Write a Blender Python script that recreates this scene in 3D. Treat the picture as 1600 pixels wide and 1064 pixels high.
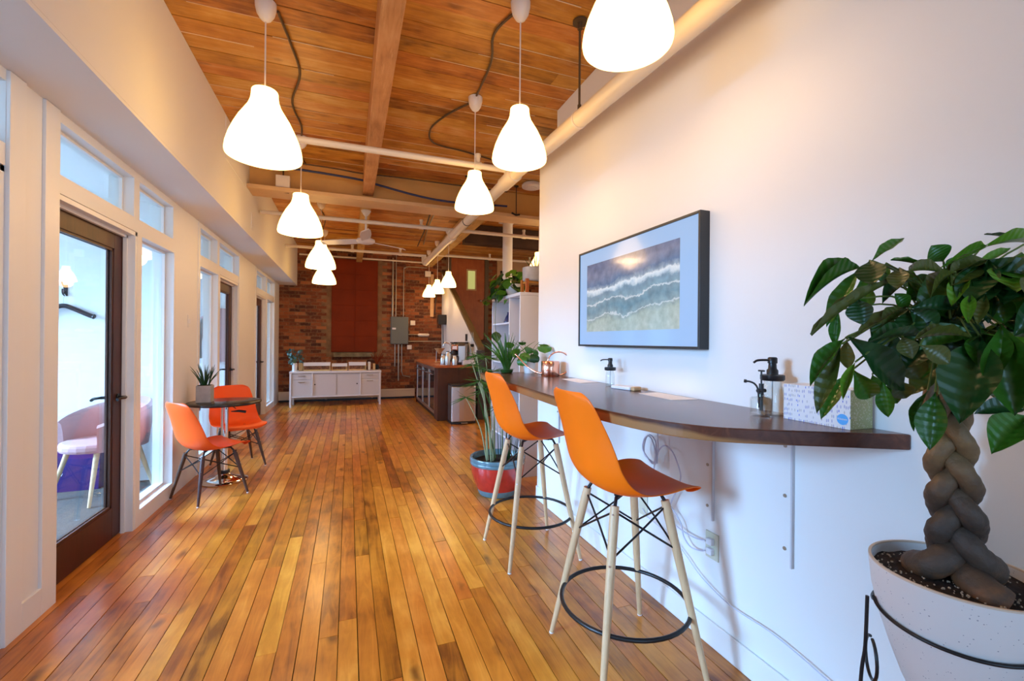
import bpy, bmesh, math, random
from mathutils import Vector, Matrix, Euler
from math import sin, cos, pi, radians
random.seed(7)
for o in list(bpy.data.objects): bpy.data.objects.remove(o)
SC = bpy.context.scene
COL = SC.collection
# ------------------------------------------------------------------ camera
cam = bpy.data.cameras.new('camera'); camo = bpy.data.objects.new('camera', cam); COL.objects.link(camo)
cam.sensor_width = 36.0; cam.lens = 36.0 * 690 / 1600; cam.clip_start = .02
YAW, PIT, ROL = radians(20.28), radians(0.08), radians(0.5)
camo.matrix_world = Matrix.Translation((0, 0, 1.33)) @ Matrix.Rotation(-YAW, 4, 'Z') @ Matrix.Rotation(pi/2 + PIT, 4, 'X') @ Matrix.Rotation(ROL, 4, 'Z')
SC.camera = camo
# ------------------------------------------------------------------ view + world
SC.view_settings.view_transform = 'Standard'; SC.view_settings.look = 'None'
SC.view_settings.gamma = 1; SC.view_settings.use_curve_mapping = False
SC.view_settings.exposure = 0.0
W = bpy.data.worlds.new('world'); SC.world = W; W.use_nodes = True
W.node_tree.nodes['Background'].inputs[0].default_value = (.62, .78, 1, 1)
W.node_tree.nodes['Background'].inputs[1].default_value = 1.0
# ------------------------------------------------------------------ daylight through the windows, plus an added kitchen fill
def area(name, loc, rot, sx, sy, power, colr):
    l = bpy.data.lights.new(name, 'AREA'); l.shape = 'RECTANGLE'; l.size = sx; l.size_y = sy; l.energy = power; l.color = colr
    o = bpy.data.objects.new(name, l); COL.objects.link(o); o.location = loc; o.rotation_euler = rot
    return o
DAY = (.34, .62, 1.0)
area('daylight_front', (.1, -3.45, 1.75), (radians(90), 0, 0), 2.3, 2.1, 85, DAY)
for yy, e in ((.6, 330), (3.85, 230), (6.2, 150), (8.9, 80)):
    area('daylight_office', (-4.45, yy, 1.85), (0, radians(-56), 0), 1.4, 1.9, e, (.33, .58, 1.0)).data.spread = radians(86)
for yy in (.6, 3.85, 6.2, 8.9):
    area('window_sky_office', (-4.45, yy, 1.6), (0, radians(-90), 0), 1.6, 1.9, 42, (.52, .76, 1.0))
area('kitchen_warm_fill', (5.05, 6.0, 2.0), (0, radians(90), 0), 1.6, 3.0, 45, (1.0, .74, .48))  # warm fill, added to brighten the back area; no window stands here
LAMP = (1.0, .58, .26)
LAMP_W = 4
# ------------------------------------------------------------------ materials
def new_mat(name):
    m = bpy.data.materials.new(name); m.use_nodes = True
    return m, m.node_tree.nodes, m.node_tree.links, m.node_tree.nodes['Principled BSDF']
def pm(name, col, rough=.5, metal=0, coat=0, emit=None, es=0, spec=None, noise=0, nscale=20, bump=0, bscale=200, trans=0, alpha=1):
    m, N, L, b = new_mat(name)
    b.inputs['Base Color'].default_value = (*col, 1); b.inputs['Roughness'].default_value = rough
    b.inputs['Metallic'].default_value = metal; b.inputs['Coat Weight'].default_value = coat
    b.inputs['Coat Roughness'].default_value = .05
    if spec is not None: b.inputs['Specular IOR Level'].default_value = spec
    if trans: b.inputs['Transmission Weight'].default_value = trans
    if emit: b.inputs['Emission Color'].default_value = (*emit, 1); b.inputs['Emission Strength'].default_value = es
    if noise or bump:
        g = N.new('ShaderNodeNewGeometry')
    if noise:
        n = N.new('ShaderNodeTexNoise'); n.inputs['Scale'].default_value = nscale; n.inputs['Detail'].default_value = 4
        L.new(g.outputs['Position'], n.inputs['Vector'])
        r = N.new('ShaderNodeMapRange'); r.inputs[1].default_value = .3; r.inputs[2].default_value = .7
        r.inputs[3].default_value = 1 - noise; r.inputs[4].default_value = 1 + noise
        L.new(n.outputs[0], r.inputs[0])
        mx = N.new('ShaderNodeVectorMath'); mx.operation = 'SCALE'; mx.inputs[0].default_value = col
        L.new(r.outputs[0], mx.inputs['Scale']); L.new(mx.outputs[0], b.inputs['Base Color'])
    if bump:
        n2 = N.new('ShaderNodeTexNoise'); n2.inputs['Scale'].default_value = bscale
        L.new(g.outputs['Position'], n2.inputs['Vector'])
        bp = N.new('ShaderNodeBump'); bp.inputs['Strength'].default_value = bump; bp.inputs['Distance'].default_value = .002
        L.new(n2.outputs[0], bp.inputs['Height']); L.new(bp.outputs[0], b.inputs['Normal'])
    return m
def wood(name, ramp, axis='Y', rough=.3, coat=0, vary=.35, knots=.5, stretch=14, scale=1.0, wear=0, hue=.02, bump=.15):
    """boards: grain along an axis, tone per board, knots and blotches"""
    m, N, L, b = new_mat(name)
    g = N.new('ShaderNodeNewGeometry'); oi = N.new('ShaderNodeObjectInfo')
    rnd = N.new('ShaderNodeMath'); rnd.operation = 'ADD'; L.new(g.outputs['Random Per Island'], rnd.inputs[0]); L.new(oi.outputs['Random'], rnd.inputs[1])
    fr = N.new('ShaderNodeMath'); fr.operation = 'FRACT'; L.new(rnd.outputs[0], fr.inputs[0])
    off = N.new('ShaderNodeMath'); off.operation = 'MULTIPLY'; off.inputs[1].default_value = 37.0; L.new(fr.outputs[0], off.inputs[0])
    cx = N.new('ShaderNodeCombineXYZ')
    for i in range(3): L.new(off.outputs[0], cx.inputs[i])
    ad = N.new('ShaderNodeVectorMath'); ad.operation = 'ADD'; L.new(g.outputs['Position'], ad.inputs[0]); L.new(cx.outputs[0], ad.inputs[1])
    mp = N.new('ShaderNodeMapping'); s = [stretch * scale] * 3; s['XYZ'.index(axis)] = 1.1 * scale
    mp.inputs['Scale'].default_value = s; L.new(ad.outputs[0], mp.inputs['Vector'])
    n1 = N.new('ShaderNodeTexNoise'); n1.inputs['Scale'].default_value = 2.2; n1.inputs['Detail'].default_value = 7; n1.inputs['Roughness'].default_value = .62; n1.inputs['Distortion'].default_value = 1.2
    L.new(mp.outputs[0], n1.inputs['Vector'])
    n2 = N.new('ShaderNodeTexNoise'); n2.inputs['Scale'].default_value = 5 * scale; n2.inputs['Detail'].default_value = 3
    L.new(ad.outputs[0], n2.inputs['Vector'])
    mixv = N.new('ShaderNodeMath'); mixv.operation = 'MULTIPLY_ADD'; mixv.inputs[1].default_value = .55
    L.new(n1.outputs[0], mixv.inputs[0])
    q = N.new('ShaderNodeMath'); q.operation = 'MULTIPLY'; q.inputs[1].default_value = .45; L.new(n2.outputs[0], q.inputs[0]); L.new(q.outputs[0], mixv.inputs[2])
    tone = N.new('ShaderNodeMath'); tone.operation = 'MULTIPLY_ADD'; tone.inputs[1].default_value = vary; tone.inputs[2].default_value = -vary / 2
    L.new(fr.outputs[0], tone.inputs[0])
    fac = N.new('ShaderNodeMath'); fac.operation = 'ADD'; L.new(mixv.outputs[0], fac.inputs[0]); L.new(tone.outputs[0], fac.inputs[1])
    cr = N.new('ShaderNodeValToRGB'); cr.color_ramp.elements[0].position = .28; cr.color_ramp.elements[1].position = .74
    cr.color_ramp.elements[0].color = (*ramp[0], 1); cr.color_ramp.elements[1].color = (*ramp[-1], 1)
    for i, c in enumerate(ramp[1:-1]):
        e = cr.color_ramp.elements.new(.28 + .46 * (i + 1) / (len(ramp) - 1)); e.color = (*c, 1)
    L.new(fac.outputs[0], cr.inputs[0])
    mpk = N.new('ShaderNodeMapping'); sk = [5.5] * 3; sk['XYZ'.index(axis)] = 2.0; mpk.inputs['Scale'].default_value = sk; L.new(ad.outputs[0], mpk.inputs['Vector'])
    v = N.new('ShaderNodeTexVoronoi'); v.inputs['Scale'].default_value = 1.0; v.feature = 'F1'
    nd = N.new('ShaderNodeTexNoise'); nd.inputs['Scale'].default_value = 9; L.new(ad.outputs[0], nd.inputs['Vector'])
    vm = N.new('ShaderNodeVectorMath'); vm.operation = 'MULTIPLY_ADD'; vm.inputs[1].default_value = (.25, .25, .25); L.new(nd.outputs['Color'], vm.inputs[0]); L.new(mpk.outputs[0], vm.inputs[2])
    L.new(vm.outputs[0], v.inputs['Vector'])
    kr = N.new('ShaderNodeMapRange'); kr.inputs[1].default_value = .04; kr.inputs[2].default_value = .17; kr.inputs[3].default_value = knots; kr.inputs[4].default_value = 0
    L.new(v.outputs['Distance'], kr.inputs[0])
    mk = N.new('ShaderNodeMix'); mk.data_type = 'RGBA'; mk.inputs['B'].default_value = (ramp[0][0] * .45, ramp[0][1] * .4, ramp[0][2] * .4, 1)
    L.new(kr.outputs[0], mk.inputs['Factor']); L.new(cr.outputs[0], mk.inputs['A'])
    out = mk.outputs['Result']
    if wear:
        nw = N.new('ShaderNodeTexNoise'); nw.inputs['Scale'].default_value = 3.2; nw.inputs['Detail'].default_value = 8; nw.inputs['Roughness'].default_value = .7
        L.new(mp.outputs[0], nw.inputs['Vector'])
        wr = N.new('ShaderNodeMapRange'); wr.inputs[1].default_value = .56; wr.inputs[2].default_value = .7; wr.inputs[3].default_value = 0; wr.inputs[4].default_value = wear; L.new(nw.outputs[0], wr.inputs[0])
        mw = N.new('ShaderNodeMix'); mw.data_type = 'RGBA'; mw.inputs['B'].default_value = (.62, .36, .16, 1)
        L.new(wr.outputs[0], mw.inputs['Factor']); L.new(out, mw.inputs['A']); out = mw.outputs['Result']
    hs = N.new('ShaderNodeHueSaturation')
    hh = N.new('ShaderNodeMath'); hh.operation = 'MULTIPLY_ADD'; hh.inputs[1].default_value = hue * 2; hh.inputs[2].default_value = .5 - hue; 
    f2 = N.new('ShaderNodeMath'); f2.operation = 'FRACT'; L.new(off.outputs[0], f2.inputs[0]); L.new(f2.outputs[0], hh.inputs[0]); L.new(hh.outputs[0], hs.inputs['Hue'])
    L.new(out, hs.inputs['Color']); L.new(hs.outputs[0], b.inputs['Base Color'])
    b.inputs['Roughness'].default_value = rough; b.inputs['Coat Weight'].default_value = coat; b.inputs['Coat Roughness'].default_value = .17
    bp = N.new('ShaderNodeBump'); bp.inputs['Strength'].default_value = bump; bp.inputs['Distance'].default_value = .003
    L.new(n1.outputs[0], bp.inputs['Height']); L.new(bp.outputs[0], b.inputs['Normal'])
    if coat:
        nb = N.new('ShaderNodeTexNoise'); nb.inputs['Scale'].default_value = 4; L.new(ad.outputs[0], nb.inputs['Vector'])
        b2 = N.new('ShaderNodeBump'); b2.inputs['Strength'].default_value = .25; b2.inputs['Distance'].default_value = .004; L.new(nb.outputs[0], b2.inputs['Height']); L.new(b2.outputs[0], b.inputs['Coat Normal'])
    return m
def glass_mat(name, tint=(.93, .97, .97), rough=0.0):
    m = bpy.data.materials.new(name); m.use_nodes = True; N = m.node_tree.nodes; L = m.node_tree.links
    N.clear(); o = N.new('ShaderNodeOutputMaterial'); t = N.new('ShaderNodeBsdfTransparent'); t.inputs[0].default_value = (*tint, 1)
    gl = N.new('ShaderNodeBsdfGlossy'); gl.inputs['Roughness'].default_value = .01
    lw = N.new('ShaderNodeLayerWeight'); pw = N.new('ShaderNodeMath'); pw.operation = 'POWER'; pw.inputs[1].default_value = 5.0; L.new(lw.outputs['Facing'], pw.inputs[0])
    f = N.new('ShaderNodeMath'); f.operation = 'MULTIPLY_ADD'; f.inputs[1].default_value = .75; f.inputs[2].default_value = .035; L.new(pw.outputs[0], f.inputs[0]); mx = N.new('ShaderNodeMixShader')
    L.new(f.outputs[0], mx.inputs[0]); L.new(t.outputs[0], mx.inputs[1]); L.new(gl.outputs[0], mx.inputs[2]); L.new(mx.outputs[0], o.inputs[0])
    return m
def brick_mat():
    m, N, L, b = new_mat('red_brick')
    g = N.new('ShaderNodeNewGeometry'); oi = N.new('ShaderNodeObjectInfo')
    rnd = N.new('ShaderNodeMath'); rnd.operation = 'ADD'; L.new(g.outputs['Random Per Island'], rnd.inputs[0]); L.new(oi.outputs['Random'], rnd.inputs[1])
    fr = N.new('ShaderNodeMath'); fr.operation = 'FRACT'; L.new(rnd.outputs[0], fr.inputs[0])
    cr = N.new('ShaderNodeValToRGB'); e = cr.color_ramp.elements
    e[0].position = 0; e[0].color = (.07, .016, .004, 1); e[1].position = 1; e[1].color = (.42, .14, .045, 1)
    for p, c in ((.3, (.16, .036, .008)), (.55, (.22, .052, .012)), (.8, (.31, .085, .022))): x = e.new(p); x.color = (*c, 1)
    L.new(fr.outputs[0], cr.inputs[0])
    n = N.new('ShaderNodeTexNoise'); n.inputs['Scale'].default_value = 18; n.inputs['Detail'].default_value = 6; L.new(g.outputs['Position'], n.inputs['Vector'])
    r = N.new('ShaderNodeMapRange'); r.inputs[1].default_value = .52; r.inputs[2].default_value = .75; r.inputs[3].default_value = 0; r.inputs[4].default_value = .7; L.new(n.outputs[0], r.inputs[0])
    mx = N.new('ShaderNodeMix'); mx.data_type = 'RGBA'; mx.inputs['B'].default_value = (.36, .21, .11, 1); L.new(r.outputs[0], mx.inputs['Factor']); L.new(cr.outputs[0], mx.inputs['A'])
    L.new(mx.outputs['Result'], b.inputs['Base Color']); b.inputs['Roughness'].default_value = .85
    return m
M = {}
M['white'] = pm('white_wall_paint', (.80, .785, .76), .55, bump=.03, bscale=300)
M['trim'] = pm('white_trim_paint', (.80, .785, .76), .4)
M['soffit'] = pm('soffit_paint', (.80, .79, .78), .6)
M['ceilpaint'] = pm('tan_beam_paint', (.66, .36, .10), .55, noise=.08, nscale=3)
M['tanflange'] = pm('tan_flange_paint', (.66, .43, .22), .5, noise=.08, nscale=5)
M['pipe'] = pm('cream_pipe_paint', (.80, .70, .56), .35)
M['seam'] = pm('tan_plaster', (.74, .52, .30), .8)
M['pipew'] = pm('white_pipe_paint', (.80, .79, .77), .35)
M['floor'] = wood('honey_floor_boards', [(.20, .050, .004), (.47, .145, .011), (.64, .225, .022), (.80, .34, .05)], 'Y', .32, .3, vary=.26, knots=.8, stretch=9, hue=.008)
M['ceil'] = wood('old_pine_ceiling', [(.20, .060, .006), (.44, .16, .018), (.60, .25, .036), (.70, .38, .12)], 'X', .5, .1, vary=.3, knots=.55, stretch=10, wear=.5, hue=.01, bump=.3)
M['joist'] = wood('old_joist_wood', [(.30, .13, .04), (.50, .25, .09), (.60, .34, .15)], 'Y', .6, 0, vary=.1, knots=.3, stretch=12, wear=.8)
M['counter'] = wood('walnut_counter', [(.026, .008, .003), (.062, .020, .007), (.105, .037, .013), (.24, .10, .035)], 'Y', .27, .15, vary=0, knots=.2, stretch=9, scale=.8, bump=.04)
def sapwood(m):
    N, L = m.node_tree.nodes, m.node_tree.links; b = N['Principled BSDF']; src = b.inputs['Base Color'].links[0].from_socket
    g = N.new('ShaderNodeNewGeometry'); sp = N.new('ShaderNodeSeparateXYZ'); L.new(g.outputs['Position'], sp.inputs[0])
    n = N.new('ShaderNodeTexNoise'); n.inputs['Scale'].default_value = 4; L.new(g.outputs['Position'], n.inputs['Vector'])
    a = N.new('ShaderNodeMath'); a.operation = 'MULTIPLY_ADD'; a.inputs[1].default_value = .085; a.inputs[2].default_value = .928; L.new(sp.outputs[1], a.inputs[0])
    c = N.new('ShaderNodeMath'); c.operation = 'MULTIPLY_ADD'; c.inputs[1].default_value = .05; L.new(n.outputs[0], c.inputs[0]); L.new(a.outputs[0], c.inputs[2])
    c2 = N.new('ShaderNodeMath'); c2.operation = 'MINIMUM'; c2.inputs[1].default_value = 1.066; L.new(c.outputs[0], c2.inputs[0])
    d = N.new('ShaderNodeMath'); d.operation = 'SUBTRACT'; L.new(c2.outputs[0], d.inputs[0]); L.new(sp.outputs[2], d.inputs[1])
    r = N.new('ShaderNodeMapRange'); r.inputs[1].default_value = -.004; r.inputs[2].default_value = .008; r.inputs[3].default_value = 0; r.inputs[4].default_value = .85; L.new(d.outputs[0], r.inputs[0])
    mx = N.new('ShaderNodeMix'); mx.data_type = 'RGBA'; mx.inputs['B'].default_value = (.38, .17, .055, 1); L.new(r.outputs[0], mx.inputs['Factor']); L.new(src, mx.inputs['A']); L.new(mx.outputs['Result'], b.inputs['Base Color'])
sapwood(M['counter'])
M['darkwood'] = wood('dark_stained_wood', [(.028, .006, .001), (.065, .015, .003), (.095, .025, .006)], 'Z', .45, 0, vary=.1, knots=.1, stretch=14, bump=.05)
M['legdark'] = wood('dark_walnut_leg', [(.03, .012, .006), (.07, .026, .014), (.10, .04, .02)], 'Z', .4, 0, vary=.1, knots=0, stretch=20, bump=.05)
M['beech'] = wood('pale_ash_leg', [(.50, .30, .15), (.62, .40, .215), (.70, .48, .28)], 'Z', .45, 0, vary=.05, knots=0, stretch=30, hue=.0, bump=.03)
M['lightwood'] = wood('light_pine', [(.5, .3, .12), (.62, .4, .18), (.7, .48, .25)], 'Z', .5, 0, vary=.1, knots=.2, stretch=14)
M['doorwood'] = wood('orange_brown_door', [(.30, .088, .012), (.42, .125, .018), (.50, .17, .028)], 'Z', .4, .1, vary=.1, knots=.15, stretch=8)
M['stair'] = wood('dark_stair_wood', [(.02, .01, .006), (.05, .022, .012), (.08, .04, .02)], 'X', .5, 0, vary=.1, knots=.1)
M['olive'] = pm('olive_brown_rail', (.14, .095, .045), .5)
M['post'] = pm('dark_grey_post', (.05, .048, .05), .5)
M['brick'] = brick_mat()
M['mortar'] = pm('mortar', (.24, .13, .06), .95, noise=.3, nscale=6)
M['rust'] = pm('rust_brown_paint', (.19, .024, .002), .6, noise=.12, nscale=3, spec=.15)
M['stone'] = pm('sill_stone', (.20, .15, .08), .9, noise=.3, nscale=12)
M['orange'] = pm('orange_plastic', (.93, .165, .003), .42, spec=.3)
M['orange2'] = pm('coral_orange_plastic', (.92, .10, .008), .42, spec=.3)
M['black'] = pm('black_metal', (.012, .012, .013), .38, .3)
M['blackp'] = pm('black_plastic', (.014, .014, .016), .35)
M['tabletop'] = pm('black_table_top', (.018, .014, .012), .22)
M['chrome'] = pm('chrome', (.82, .82, .82), .07, 1)
M['steel'] = pm('brushed_steel', (.62, .60, .58), .28, 1)
M['copper'] = pm('polished_copper', (.86, .42, .28), .16, 1)
M['galv'] = pm('galvanised_conduit', (.42, .36, .28), .4, .7)
M['greybox'] = pm('grey_enamel', (.13, .145, .13), .45)
M['credenza'] = pm('white_enamel', (.74, .73, .76), .35)
M['credpanel'] = pm('grey_white_panel', (.60, .58, .60), .4)
M['heater'] = pm('cream_heater', (.66, .56, .42), .45)
M['glass'] = glass_mat('window_glass')
M['bottle'] = glass_mat('bottle_glass', (.955, .975, .97))
M['darkglass'] = pm('dark_cooler_glass', (.02, .02, .022), .05)
M['liquid'] = glass_mat('clear_soap', (.85, .93, .93))
M['paper'] = pm('white_paper', (.82, .79, .80), .7)
M['outlet'] = pm('ivory_plastic', (.62, .60, .46), .4)
M['plug'] = pm('white_plastic', (.78, .78, .82), .4)
M['cord'] = pm('grey_white_cord', (.58, .56, .66), .5)
M['carpet'] = pm('grey_carpet', (.065, .055, .045), .95, noise=.35, nscale=60, bump=.8, bscale=400)
M['pink'] = pm('pale_pink_fabric', (.42, .24, .23), .9, noise=.06, nscale=200, bump=.3, bscale=900)
M['purple'] = pm('purple_bag', (.022, .008, .13), .45, noise=.25, nscale=5)
M['redglaze'] = pm('red_glaze', (.46, .025, .018), .22, coat=.5, noise=.3, nscale=9)
M['blueglaze'] = pm('blue_grey_glaze', (.10, .20, .24), .25, coat=.5, noise=.25, nscale=14)
M['soil'] = pm('dark_soil', (.022, .012, .008), .95, noise=.6, nscale=60, bump=1, bscale=120)
M['perlite'] = pm('pale_soil_bits', (.45, .36, .27), .9)
M['greypot'] = pm('grey_concrete', (.40, .37, .34), .7, noise=.1)
M['whitepot'] = pm('white_ceramic', (.78, .78, .78), .3)
M['potin'] = pm('pot_rim_tan', (.62, .50, .38), .5)
M['bluevase'] = pm('deep_blue_ceramic', (.01, .03, .12), .25)
M['brownpack'] = pm('brown_packets', (.20, .08, .035), .7, noise=.6, nscale=40)
M['fanwhite'] = pm('fan_white', (.72, .68, .66), .35)
M['bx'] = pm('armoured_cable', (.12, .075, .035), .5, .4)
M['bluecable'] = pm('dark_blue_cable', (.02, .03, .10), .5)
M['canopy'] = pm('canopy_white', (.82, .72, .62), .4)
M['frame'] = pm('charcoal_frame', (.022, .022, .022), .4)
M['litpane'] = pm('lit_wired_glass', (.5, .55, .2), .3, emit=(.62, .66, .22), es=.55)
def shade_mat():
    m, N, L, b = new_mat('glowing_white_shade')
    b.inputs['Base Color'].default_value = (.85, .8, .7, 1); b.inputs['Roughness'].default_value = .3
    tc = N.new('ShaderNodeTexCoord'); sp = N.new('ShaderNodeSeparateXYZ'); L.new(tc.outputs['Object'], sp.inputs[0])
    cr = N.new('ShaderNodeValToRGB'); cr.color_ramp.elements[0].position = 0; cr.color_ramp.elements[0].color = (1, .585, .165, 1)
    cr.color_ramp.elements[1].position = .4; cr.color_ramp.elements[1].color = (1, .60, .19, 1)
    L.new(sp.outputs[2], cr.inputs[0]); L.new(cr.outputs[0], b.inputs['Emission Color'])
    b.inputs['Emission Strength'].default_value = 5.8
    return m
M['shade'] = shade_mat()
M['lining'] = pm('shade_lining_glow', (.85, .82, .75), .4, emit=(1, .70, .40), es=6.0)
M['bulb'] = pm('lit_bulb', (1, .9, .8), .3, emit=(1, .80, .55), es=6)
def leaf_mat(name, a, c, rough=.32):
    m, N, L, b = new_mat(name)
    oi = N.new('ShaderNodeObjectInfo'); tc = N.new('ShaderNodeTexCoord')
    w = N.new('ShaderNodeTexWave'); w.wave_type = 'BANDS'; w.bands_direction = 'Y'; w.inputs['Scale'].default_value = 2.6; w.inputs['Distortion'].default_value = 2.5
    L.new(tc.outputs['Object'], w.inputs['Vector'])
    n = N.new('ShaderNodeTexNoise'); n.inputs['Scale'].default_value = 3; L.new(tc.outputs['Object'], n.inputs['Vector'])
    mx = N.new('ShaderNodeMix'); mx.data_type = 'RGBA'; mx.inputs['A'].default_value = (*a, 1); mx.inputs['B'].default_value = (*c, 1)
    s = N.new('ShaderNodeMath'); s.operation = 'MULTIPLY_ADD'; s.inputs[1].default_value = .55; L.new(n.outputs[0], s.inputs[0])
    t = N.new('ShaderNodeMath'); t.operation = 'MULTIPLY'; t.inputs[1].default_value = .4; L.new(oi.outputs['Random'], t.inputs[0]); L.new(t.outputs[0], s.inputs[2])
    L.new(s.outputs[0], mx.inputs['Factor']); L.new(mx.outputs['Result'], b.inputs['Base Color'])
    bp = N.new('ShaderNodeBump'); bp.inputs['Strength'].default_value = .12; bp.inputs['Distance'].default_value = .02; L.new(w.outputs[0], bp.inputs['Height']); L.new(bp.outputs[0], b.inputs['Normal'])
    b.inputs['Roughness'].default_value = rough
    return m
M['leaf'] = leaf_mat('leaf_green', (.018, .085, .006), (.05, .19, .012))
M['leafdark'] = leaf_mat('leaf_dark_green', (.006, .04, .010), (.015, .075, .012))
M['leafbright'] = leaf_mat('leaf_bright_green', (.07, .22, .012), (.16, .32, .02))
M['leafbrown'] = leaf_mat('leaf_brown_green', (.035, .07, .008), (.11, .11, .02))
M['eucalypt'] = leaf_mat('leaf_blue_grey', (.03, .08, .07), (.14, .24, .22), .6)
M['bark'] = pm('braided_bark', (.115, .062, .028), .65, noise=.75, nscale=26, bump=1.0, bscale=110)
def bark_z(m):
    N, L = m.node_tree.nodes, m.node_tree.links; b = N['Principled BSDF']
    g = N.new('ShaderNodeNewGeometry'); sp = N.new('ShaderNodeSeparateXYZ'); L.new(g.outputs['Position'], sp.inputs[0])
    n = N.new('ShaderNodeTexNoise'); n.inputs['Scale'].default_value = 28; n.inputs['Detail'].default_value = 8; L.new(g.outputs['Position'], n.inputs['Vector'])
    a = N.new('ShaderNodeMath'); a.operation = 'MULTIPLY_ADD'; a.inputs[1].default_value = .16; L.new(n.outputs[0], a.inputs[0]); L.new(sp.outputs[2], a.inputs[2])
    r = N.new('ShaderNodeMapRange'); r.inputs[1].default_value = .84; r.inputs[2].default_value = 1.28; L.new(a.outputs[0], r.inputs[0])
    cr = N.new('ShaderNodeValToRGB'); e = cr.color_ramp.elements; e[0].color = (.20, .085, .028, 1); e[1].position = 1; e[1].color = (.16, .105, .055, 1)
    for p, c in ((.13, (.07, .042, .026)), (.35, (.045, .032, .024)), (.55, (.095, .055, .028)), (.8, (.21, .125, .05))): x = e.new(p); x.color = (*c, 1)
    L.new(r.outputs[0], cr.inputs[0]); L.new(cr.outputs[0], b.inputs['Base Color'])
bark_z(M['bark'])
M['stem'] = pm('green_stem', (.10, .16, .03), .5)
M['palestem'] = pm('pale_stem', (.34, .38, .20), .5)
def speckle_mat():
    m, N, L, b = new_mat('speckled_white_pot')
    g = N.new('ShaderNodeNewGeometry'); v = N.new('ShaderNodeTexVoronoi'); v.inputs['Scale'].default_value = 150; L.new(g.outputs['Position'], v.inputs['Vector'])
    n = N.new('ShaderNodeTexNoise'); n.inputs['Scale'].default_value = 30; L.new(g.outputs['Position'], n.inputs['Vector'])
    a = N.new('ShaderNodeMath'); a.operation = 'MULTIPLY_ADD'; a.inputs[1].default_value = .35; a.inputs[2].default_value = 0; L.new(n.outputs[0], a.inputs[0])
    lt = N.new('ShaderNodeMath'); lt.operation = 'LESS_THAN'; L.new(v.outputs['Distance'], lt.inputs[0]); L.new(a.outputs[0], lt.inputs[1])
    gt = N.new('ShaderNodeMath'); gt.operation = 'MULTIPLY'; 
    wn = N.new('ShaderNodeSeparateColor'); L.new(v.outputs['Color'], wn.inputs[0]); g2 = N.new('ShaderNodeMath'); g2.operation = 'GREATER_THAN'; g2.inputs[1].default_value = .72; L.new(wn.outputs[0], g2.inputs[0])
    L.new(lt.outputs[0], gt.inputs[0]); L.new(g2.outputs[0], gt.inputs[1])
    mx = N.new('ShaderNodeMix'); mx.data_type = 'RGBA'; mx.inputs['A'].default_value = (.72, .71, .70, 1); mx.inputs['B'].default_value = (.33, .34, .38, 1)
    L.new(gt.outputs[0], mx.inputs['Factor']); L.new(mx.outputs['Result'], b.inputs['Base Color']); b.inputs['Roughness'].default_value = .6
    return m
M['speckle'] = speckle_mat()
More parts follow.
